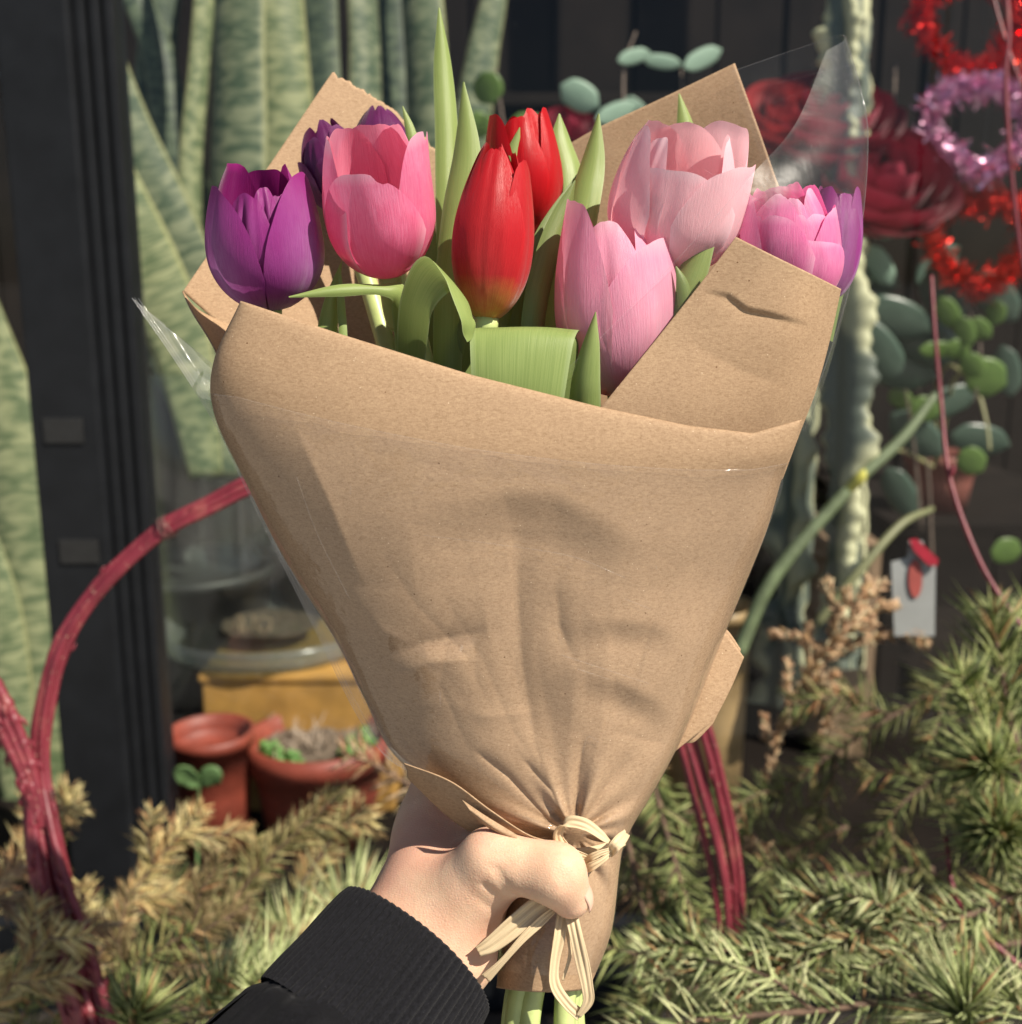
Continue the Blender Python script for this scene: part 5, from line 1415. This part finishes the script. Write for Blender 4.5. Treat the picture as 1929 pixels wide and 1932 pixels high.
tinsel('topmost red tinsel loop at the upper right corner', 1835, 40, 1.782, 98, (.62, .03, .025), 1)
tinsel('silvery pink tinsel loop hanging between two red ones', 1848, 235, 1.729, 92, (.70, .40, .56), 2)
tinsel('lowest red tinsel loop below the silvery pink one', 1850, 450, 1.756, 92, (.58, .04, .03), 3)
tinsel('red tinsel loop cut off by the right edge beside the topmost one', 1990, 90, 1.809, 90, (.66, .06, .03), 4)

# ------------------------------------------------------------------ red twigs and evergreen branches in front of the pane, scaled about the camera
def mat_twig():
    m, t, o = new_mat('red_twig'); b = NB(t)
    p = b.geo(); n = b.noise(b.map(p, (1, 1, 0.465)), 60, 4); n2 = b.noise(p, 400, 3)
    c = b.ramp(n, [(.3, (.115, .012, .021)), (.55, (.175, .020, .033)), (.75, (.25, .065, .06))])
    c = b.mix(b.math('GREATER_THAN', n2, .68), c, (.36, .22, .16))
    b.l(b.bsdf(c, .45, b.bump(n2, .3, .0008)), o.inputs[0]); return m
RT = mat_twig()
WIRE = simple('brown_wire', (.12, .055, .05), .6, .3, 100)
def bundle(label, path, spread, n, rad, seed, ties=(), cat='twig bundle', name='twig_bundle'):
    r = np.random.default_rng(seed)
    o = empty(name, P(path[0]), label, cat)
    K = len(path); c = C(np.array(path, float))
    T = norm(np.gradient(c, axis=0)); N = norm(np.cross(T, [0, 0, 1.0])); Bz = np.array([0, 0, 1.0])
    sp = np.array(spread) / FPX * .957
    for k in range(n):
        u = (k - (n - 1) / 2) / max(1, (n - 1) / 2)
        ph = r.uniform(0, 6.28)
        off = u * sp[:, None] * N + (sp[:, None] * .5 * np.sin(np.arange(K)[:, None] * .6 + ph)) * Bz + (sp[:, None] * .12 * np.sin(np.arange(K)[:, None] * 1.1 + ph)) * N
        ln = cr(c + off, 120)
        rr = np.linspace(rad * r.uniform(.9, 1.15), rad * r.uniform(.7, .95), 120) * (1 + .07 * wob(np.arange(120) * .35, k + 0 * np.arange(120), seed, 6, 1.2))
        tb = MB()
        for _ in range(7):
            i_ = r.integers(4, 116); rr[i_ - 1:i_ + 2] *= 1.16
            dd = norm(r.normal(size=3)); tt_ = norm(ln[i_ + 1] - ln[i_ - 1]); dd = norm(dd - tt_ * (dd @ tt_)); p_ = ln[i_] + dd * rr[i_] * .7
            tb.tube(W(np.array([p_, p_ + dd * rad * .6 + tt_ * rad * .9, p_ + dd * rad * .8 + tt_ * rad * 2.2])), [rad * .5, rad * .42, rad * .08], 5, 5)
        tb.tube(W(ln), rr, 9, interp=False)
        tb.build('twig', RT, o)
    cc = cr(c, 200); ss = cr(sp[:, None], 200)[:, 0]
    for q in ties:
        i = int(q * 199); Tt = norm(cc[min(i + 1, 199)] - cc[i - 1]); Nn = norm(np.cross(Tt, Bz)); Bb = np.cross(Nn, Tt)
        a = np.linspace(0, 2 * np.pi * 3, 46); R2 = ss[i] + rad * 1.3
        hel = cc[i] + np.outer(np.cos(a) * R2, Nn) + np.outer(np.sin(a) * (ss[i] * .6 + rad * 1.5), Bb) + np.outer((a / a[-1] - .5) * .010 + .0008 * np.sin(a * 3.3), Tt)
        MB().tube(W(hel), .0008, 5, interp=False).build('tie_wire', WIRE, o)
    return o
bundle('arch of bound crimson dogwood twigs curving behind the bouquet', [(185, 2010, 0.931), (150, 1880, 0.938), (105, 1690, 0.944), (78, 1540, 0.951), (72, 1440, 0.958), (84, 1330, 0.958), (118, 1210, 0.958), (190, 1105, 0.960), (300, 1005, 0.963), (400, 952, 0.966), (500, 905, 0.968), (700, 850, 0.971), (900, 850, 0.971), (1080, 950, 0.971), (1220, 1150, 0.971), (1300, 1360, 0.971), (1345, 1520, 0.971), (1375, 1660, 0.971), (1384, 1800, 0.971)],
       [22, 26, 30, 22, 12, 11, 11, 11, 11, 11, 12, 14, 20, 24, 26, 28, 28, 26, 20], 5, .0037, 3, (.015, .085, .10, .19, .455))
bundle('short stout dogwood twigs filling the foot of the left bundle', [(190, 2010, 0.920), (158, 1890, 0.927), (118, 1740, 0.934), (88, 1600, 0.939), (72, 1490, 0.947)], [38, 42, 38, 24, 12], 6, .0044, 9, (.55,))
bundle('crimson twigs slanting in from the left edge to the wired joint', [(-90, 1230, 0.931), (-20, 1320, 0.931), (30, 1410, 0.938), (58, 1480, 0.942), (78, 1560, 0.944)], [22, 22, 18, 14, 10], 4, .0046, 5)
def lone(label, pts, r0, r1):
    o = empty('red_twig', P(pts[0]), label, 'twig', 'single red twigs')
    MB().tube(P(np.array(pts)), np.linspace(r0, r1, len(pts)), 8, 80).build('stem', RT, o)
    p = np.array(pts[len(pts) // 2], float)
    MB().tube(P(np.array([p, p + [6, -12, -.002], p + [9, -24, -.003]])), [r1, r1, r1 * .4], 6).build('bud', RT, o)
lone('long thin red twig curving down through the pine tips at the right', [(1758, 520, 1.144), (1764, 620, 1.131), (1776, 760, 1.117), (1792, 900, 1.091), (1836, 1030, 1.064), (1890, 1130, 1.037), (1990, 1260, 1.011)], .0018, .0028)
lone('thin red twig crossing the lower right pine needles', [(1786, 1580, 0.931), (1800, 1680, 0.904), (1840, 1750, 0.878), (1910, 1810, 0.865), (2010, 1900, 0.851)], .0018, .0024)
lone('thin red twig standing at the upper right edge before the tinsel', [(1896, -40, 1.224), (1904, 60, 1.224), (1898, 150, 1.224), (1908, 320, 1.224), (1926, 470, 1.224), (1950, 600, 1.224)], .0029, .0024)
lone('slanting red twig in the top right corner', [(1860, -60, 1.264), (1890, 50, 1.250), (1920, 140, 1.237), (1970, 260, 1.237)], .0019, .0016)

NEED = mat_tint('needles', .5, .22)
BARK = simple('twig_bark', (.115, .070, .045), .8, .4, 120, .6, .001)
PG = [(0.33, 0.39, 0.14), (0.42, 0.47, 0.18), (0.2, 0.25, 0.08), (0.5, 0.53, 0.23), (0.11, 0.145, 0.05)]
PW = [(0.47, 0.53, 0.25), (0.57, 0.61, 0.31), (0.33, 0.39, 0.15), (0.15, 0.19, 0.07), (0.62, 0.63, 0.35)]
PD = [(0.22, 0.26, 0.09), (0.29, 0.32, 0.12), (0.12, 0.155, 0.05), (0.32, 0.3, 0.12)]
PY = [(.70,.60,.29),(.78,.68,.36),(.56,.47,.20),(.62,.42,.19)]
PT = [(0.55, 0.36, 0.21), (0.62, 0.44, 0.28), (0.42, 0.26, 0.15), (0.52, 0.44, 0.27)]
TAN = np.array([(.44, .26, .12), (.50, .33, .16), (.40, .19, .09)])

def needles(base, dr, ln, wd, bend, col, acc):
    n = len(base)
    sd = norm(np.cross(dr, norm(rng.normal(size=(n, 3)))))
    up = np.cross(dr, sd)
    V = []
    for f, wk in ((0, 1.0), (.5, .95)):
        c = base + dr * (ln * f)[:, None] + bend * (ln * f * f)[:, None]
        for k in range(3):
            a = k * 2.0944
            V.append(c + (sd * math.cos(a) + up * math.sin(a)) * (wd * wk)[:, None])
    V.append(base + dr * ln[:, None] + bend * ln[:, None])
    V = np.stack(V, 1)
    acc['V'].append(V.reshape(-1, 3)); acc['C'].append(np.repeat(col, 7, 0)); acc['n'].append(n)

def shoot(acc, stems, pts, r0, nl, dens, ang, pal, flat=0.0, tip=0, brown=.06, wd=.0011, upv=CB):
    """pts world polyline; needles along it"""
    L = np.linalg.norm(np.diff(pts, axis=0), axis=1).sum()
    n = max(4, int(L * dens))
    S = cr(pts, 80); T = norm(np.gradient(S, axis=0))
    i = rng.integers(0, 79, n) if not tip else np.clip((80 - np.abs(rng.normal(0, tip * 80, n))).astype(int), 0, 79)
    t = T[i]
    N = norm(np.cross(t, upv)); B = np.cross(N, t)
    if flat:
        ph = np.where(rng.random(n) < .5, 0, np.pi) + rng.normal(0, 1.0 - flat, n)
    else:
        ph = rng.uniform(0, 6.2832, n)
    al = R_(ang) + rng.normal(0, .16, n)
    if tip:
        al = np.clip(R_(ang) * (1.35 - i / 79.0) + rng.normal(0, .25, n), .05, 1.9)
    dr = norm(np.cos(al)[:, None] * t + np.sin(al)[:, None] * (np.cos(ph)[:, None] * N + np.sin(ph)[:, None] * B) + rng.normal(0, .07, (n, 3)))
    ln = nl * rng.uniform(.65, 1.12, n)
    if not tip:
        ln *= np.interp(i / 79.0, [0, .1, .8, 1], [.7, 1, 1, .55])
    col = np.array(pal)[rng.integers(0, len(pal), n)] * rng.uniform(.75, 1.2, (n, 1)) * rng.uniform(.78, 1.15)
    ln = ln * (1 + .28 * wob(i * .09, i * 0.0, int(rng.integers(1e6)), 5, 1.0))
    bm_ = rng.random(n) < brown
    col[bm_] = TAN[rng.integers(0, 3, bm_.sum())]
    bend = norm(rng.normal(size=(n, 3))) * .10 + t * .12 + np.array([0, 0, -.05])
    needles(S[i] + rng.normal(0, r0 * .3, (n, 3)), dr, ln, wd * rng.uniform(.75, 1.2, n), bend, col, acc)
    stems.tube(pts, np.linspace(r0, r0 * .5, len(pts)), 6, 30)

def branch(name, label, cat, main, subs=(), nl=.029, dens=1100, ang=55, pal=PG, r0=.0032, flat=.4, tip=0, brown=.06, wd=.00115, auto=0, autolen=.08, group=None, side=None):
    o = empty(name, P(main[0]), label, cat, group)
    acc = {'V': [], 'C': [], 'n': []}; st = MB()
    pts = P(np.array(main, float))
    shoot(acc, st, pts, r0, nl, dens, ang, pal, flat, tip, brown, wd)
    for s in subs:
        shoot(acc, st, P(np.array(s, float)), r0 * .7, nl * .92, dens, ang, pal, flat, tip, brown, wd)
    if auto:
        S = cr(pts, 60); T = norm(np.gradient(S, axis=0))
        for k in range(auto):
            i = int(6 + 50 * (k + .5) / auto); sg = 1 if k % 2 else -1
            nrm = norm(np.cross(T[i], CB) * sg * .9 + CB * rng.uniform(-.25, .5) + rng.normal(0, .12, 3))
            l = autolen * rng.uniform(.7, 1.15) * (1.1 - .5 * i / 60)
            d1 = norm(T[i] * .75 + nrm * .75); d2 = norm(T[i] * .95 + nrm * .45 + [0, 0, -.15])
            q = np.array([S[i], S[i] + d1 * l * .5, S[i] + d1 * l * .55 + d2 * l * .5])
            shoot(acc, st, q, r0 * .6, nl * .9, dens, ang, pal, flat, tip, brown, wd)
    st.build('stem', BARK, o)
    V = np.concatenate(acc['V']); Cc = np.concatenate(acc['C']); n = sum(acc['n'])
    k = np.arange(n)[:, None] * 7
    F4 = [k + np.array([a, (a + 1) % 3, 3 + (a + 1) % 3, 3 + a]) for a in range(3)]
    F3 = [k + np.array([3 + a, 3 + (a + 1) % 3, 6]) for a in range(3)]
    F = np.concatenate(F4).tolist() + np.concatenate(F3).tolist()
    mesh_obj('needles', V, F, NEED, o, col=Cc, kind='stuff')
    return o
#@@PINES
FIR, PINE, CYP = 'fir_branch', 'pine_branch', 'cypress_frond'
# right side
branch(FIR, 'sharp silver green fir branch lying across the lower right, nearest the lens', 'fir branch', [(2010, 1640, 0.891), (1820, 1730, 0.851), (1620, 1758, 0.831), (1420, 1800, 0.818), (1225, 1856, 0.805)],
       [[(1790, 1742, 0.845), (1680, 1810, 0.818), (1580, 1850, 0.798)], [(1560, 1768, 0.825), (1440, 1850, 0.805), (1350, 1900, 0.791)], [(1690, 1752, 0.831), (1580, 1700, 0.838), (1480, 1690, 0.845)], [(1420, 1800, 0.814), (1300, 1790, 0.814), (1200, 1800, 0.811)], [(1620, 1758, 0.827), (1520, 1820, 0.814), (1480, 1880, 0.798)]],
       nl=0.0346, dens=1426, pal=PW, brown=.12, flat=.25, wd=0.00110, auto=4, autolen=0.0665)
branch(FIR, 'low grey green fir branch along the bottom edge right of the stems', 'fir branch', [(2010, 1860, 0.825), (1800, 1870, 0.798), (1560, 1905, 0.778), (1330, 1925, 0.765), (1190, 1960, 0.758)], nl=0.0493, dens=540, pal=PW, brown=0.06, flat=.2, auto=3, autolen=0.0931, wd=0.00094)
branch(PINE, 'tall long needled pine tip at the right edge below the red twig', 'pine branch', [(1975, 1600, 1.011), (1915, 1400, 1.017), (1885, 1240, 1.024), (1872, 1150, 1.024)], [[(1905, 1420, 1.017), (1840, 1340, 0.998), (1812, 1270, 0.984)]], nl=0.0559, dens=1093, ang=48, pal=PG, flat=0, brown=.08, wd=0.00129, r0=0.00452)
branch(PINE, 'starburst of pine needles facing out at the right, under the tall tip', 'pine branch', [(1990, 1660, 1.091), (1915, 1600, 0.998), (1880, 1568, 0.931)], [[(1960, 1500, 1.011), (1900, 1470, 0.971), (1860, 1440, 0.944)]], nl=0.0732, dens=1822, ang=75, pal=PG, flat=0, tip=.16, brown=.06, wd=0.00129)
branch(PINE, 'fan of fine pine needles in the bottom right corner', 'pine branch', [(1900, 2060, 0.798), (1850, 1970, 0.778), (1815, 1905, 0.758)], [[(1980, 1990, 0.771), (1940, 1930, 0.765), (1915, 1890, 0.758)]], nl=0.0612, dens=1895, ang=70, pal=PW, flat=0, tip=.18, brown=.06, wd=0.00097)
branch(PINE, 'pine tip cut by the right edge beside the white plant tag', 'pine branch', [(2040, 1320, 1.091), (1985, 1230, 1.077), (1950, 1160, 1.064)], nl=0.0599, dens=1171, ang=50, pal=PG, flat=0, brown=.08)
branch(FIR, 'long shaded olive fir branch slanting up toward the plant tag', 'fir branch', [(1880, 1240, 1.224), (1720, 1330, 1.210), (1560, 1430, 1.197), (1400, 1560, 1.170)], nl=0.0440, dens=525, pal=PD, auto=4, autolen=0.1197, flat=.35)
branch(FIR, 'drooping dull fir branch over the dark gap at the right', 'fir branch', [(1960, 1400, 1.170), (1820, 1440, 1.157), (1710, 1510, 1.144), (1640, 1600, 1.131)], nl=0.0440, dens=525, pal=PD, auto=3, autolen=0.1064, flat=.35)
branch(FIR, 'sunlit green fir spray just right of the raffia bow', 'fir branch', [(1225, 1440, 1.117), (1255, 1560, 1.077), (1290, 1680, 1.037), (1330, 1790, 0.998)], nl=0.0367, dens=663, pal=PG, auto=3, autolen=0.0865, flat=.45)
branch(FIR, 'fir spray hanging beside the tied paper skirt', 'fir branch', [(1180, 1560, 1.064), (1205, 1680, 1.037), (1235, 1790, 1.011), (1260, 1890, 0.984)], nl=0.0367, dens=636, pal=PD, auto=3, autolen=0.0798, flat=.45, brown=0.06)
branch(FIR, 'fir branch behind the red twigs at mid right', 'fir branch', [(1760, 1640, 1.117), (1620, 1650, 1.091), (1480, 1680, 1.064), (1340, 1720, 1.037)], nl=0.0404, dens=581, pal=PG, auto=3, autolen=0.0798, flat=.4, brown=0.05)
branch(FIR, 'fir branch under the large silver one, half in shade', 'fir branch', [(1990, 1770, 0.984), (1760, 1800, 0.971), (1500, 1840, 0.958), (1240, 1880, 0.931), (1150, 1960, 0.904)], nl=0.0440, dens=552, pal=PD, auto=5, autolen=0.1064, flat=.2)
branch(FIR, 'small brown tipped fir twig behind the right of the neck', 'fir branch', [(1260, 1720, 1.144), (1225, 1690, 1.131), (1190, 1660, 1.117)], nl=0.0367, dens=719, pal=PT, flat=.0)
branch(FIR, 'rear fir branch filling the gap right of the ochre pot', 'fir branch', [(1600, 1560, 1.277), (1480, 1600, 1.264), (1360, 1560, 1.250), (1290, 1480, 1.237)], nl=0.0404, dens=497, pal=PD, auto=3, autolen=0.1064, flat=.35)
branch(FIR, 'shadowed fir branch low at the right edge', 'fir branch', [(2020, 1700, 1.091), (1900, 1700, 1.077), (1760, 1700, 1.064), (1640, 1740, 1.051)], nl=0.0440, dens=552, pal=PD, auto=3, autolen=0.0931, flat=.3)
# dried twig, upper right
branch('dried_twig', 'dry tan conifer twig with brittle scales standing before the cactus', 'dried twig', [(1440, 1480, 1.250), (1480, 1360, 1.237), (1540, 1250, 1.224), (1600, 1180, 1.210), (1640, 1090, 1.204)],
       [[(1540, 1250, 1.224), (1620, 1210, 1.217), (1700, 1195, 1.210), (1750, 1215, 1.204)], [(1560, 1230, 1.224), (1500, 1200, 1.217), (1455, 1195, 1.210)], [(1500, 1320, 1.230), (1580, 1300, 1.224), (1620, 1330, 1.217)], [(1590, 1190, 1.210), (1650, 1150, 1.204), (1690, 1140, 1.197)], [(1520, 1280, 1.224), (1560, 1340, 1.217), (1550, 1390, 1.210)], [(1600, 1180, 1.210), (1570, 1130, 1.204), (1560, 1100, 1.197)]],
       nl=0.015, dens=1900, ang=40, auto=10, autolen=.05, pal=PT, flat=0, wd=0.00190, r0=0.00293, brown=.2)
branch('dried_twig', 'brown drooping dry twig above the dark gap at the right', 'dried twig', [(1350, 1680, 1.170), (1420, 1600, 1.157), (1480, 1640, 1.144), (1540, 1700, 1.131)], nl=0.0173, dens=1488, ang=45, pal=PT, flat=0, wd=0.00088, r0=0.00239, auto=5, autolen=0.0665)
# left side
branch(PINE, 'big fan of pale pine needles left of the black cuff', 'pine branch', [(480, 2000, 1.098), (525, 1890, 1.071), (560, 1805, 1.044)], [[(640, 1900, 1.084), (650, 1810, 1.071), (660, 1740, 1.058)]], nl=0.0771, dens=2041, ang=80, pal=PW, flat=0, tip=.15, brown=.10, wd=0.00129)
branch(PINE, 'long pine needles spreading flat along the bottom left of the cuff', 'pine branch', [(300, 2020, 0.891), (370, 1930, 0.878), (440, 1880, 0.865)], [[(480, 1990, 0.891), (500, 1930, 0.878), (500, 1880, 0.865)]], nl=0.0692, dens=1895, ang=85, pal=PW, flat=0, tip=.2, brown=.08, wd=0.00112)
branch(PINE, 'needle tuft at the bottom beside the red twig foot', 'pine branch', [(190, 2060, 0.838), (235, 1975, 0.825), (262, 1910, 0.811)], nl=0.0532, dens=2259, ang=65, pal=PG, flat=0, tip=.2, brown=.1, wd=0.00112)
branch(CYP, 'golden brown cypress frond pointing up between the twigs and pots', 'cypress frond', [(150, 1880, 1.151), (225, 1730, 1.137), (300, 1620, 1.124), (380, 1525, 1.111)], nl=0.031, dens=1300, ang=38, pal=PY, flat=.82, auto=4, autolen=0.0898, wd=.0010, brown=.15)
branch(CYP, 'yellow green cypress frond reaching up to the wide pot', 'cypress frond', [(400, 1760, 1.177), (480, 1650, 1.164), (560, 1570, 1.151), (650, 1490, 1.137)], nl=0.031, dens=1300, ang=38, pal=[(.37, .34, .15), (.44, .40, .19), (.30, .28, .11), (.42, .32, .15)], flat=.82, auto=2, autolen=0.0599, wd=.0010)
branch(CYP, 'short cypress tip before the right side of the wide pot', 'cypress frond', [(560, 1680, 1.164), (630, 1580, 1.151), (690, 1520, 1.137)], nl=0.031, dens=1300, ang=38, pal=PY, flat=.82, auto=2, autolen=0.0419, wd=.0010)
branch(CYP, 'tan cypress frond at the left edge above the others', 'cypress frond', [(-70, 1790, 1.164), (-10, 1680, 1.151), (50, 1590, 1.137), (90, 1540, 1.131)], nl=0.031, dens=1300, ang=38, pal=PY, flat=.82, auto=3, autolen=0.0718, wd=.0010, brown=.3)
branch(CYP, 'faded cypress frond drooping over the left edge', 'cypress frond', [(-70, 1720, 1.011), (0, 1700, 1.004), (70, 1730, 0.998), (130, 1780, 0.991)], nl=0.031, dens=1300, ang=38, pal=PT, flat=.82, auto=3, autolen=0.0718, wd=.0010)
branch(CYP, 'straw coloured cypress frond in the lower left corner', 'cypress frond', [(-60, 1960, 0.931), (10, 1870, 0.924), (70, 1800, 0.918), (115, 1740, 0.911)], nl=0.031, dens=1300, ang=38, pal=PY, flat=.82, auto=4, autolen=0.0718, wd=.0010)
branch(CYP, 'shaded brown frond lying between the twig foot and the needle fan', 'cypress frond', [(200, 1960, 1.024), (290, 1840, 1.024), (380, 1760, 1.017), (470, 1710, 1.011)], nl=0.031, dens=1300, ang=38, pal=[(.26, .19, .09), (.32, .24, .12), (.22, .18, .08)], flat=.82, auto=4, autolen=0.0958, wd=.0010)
branch(CYP, 'small curled cypress tip left of the mullion foot', 'cypress frond', [(60, 1640, 1.144), (100, 1560, 1.131), (128, 1490, 1.117)], nl=0.031, dens=1300, ang=38, pal=PY, flat=.82, auto=2, autolen=0.0479, wd=.0010)
branch(FIR, 'orange brown fir tip poking out beside the wrap at the left', 'fir branch', [(830, 1520, 1.144), (770, 1480, 1.131), (700, 1440, 1.117), (640, 1420, 1.111)], nl=0.0404, dens=719, ang=60, pal=PT, flat=.3, brown=0.18)
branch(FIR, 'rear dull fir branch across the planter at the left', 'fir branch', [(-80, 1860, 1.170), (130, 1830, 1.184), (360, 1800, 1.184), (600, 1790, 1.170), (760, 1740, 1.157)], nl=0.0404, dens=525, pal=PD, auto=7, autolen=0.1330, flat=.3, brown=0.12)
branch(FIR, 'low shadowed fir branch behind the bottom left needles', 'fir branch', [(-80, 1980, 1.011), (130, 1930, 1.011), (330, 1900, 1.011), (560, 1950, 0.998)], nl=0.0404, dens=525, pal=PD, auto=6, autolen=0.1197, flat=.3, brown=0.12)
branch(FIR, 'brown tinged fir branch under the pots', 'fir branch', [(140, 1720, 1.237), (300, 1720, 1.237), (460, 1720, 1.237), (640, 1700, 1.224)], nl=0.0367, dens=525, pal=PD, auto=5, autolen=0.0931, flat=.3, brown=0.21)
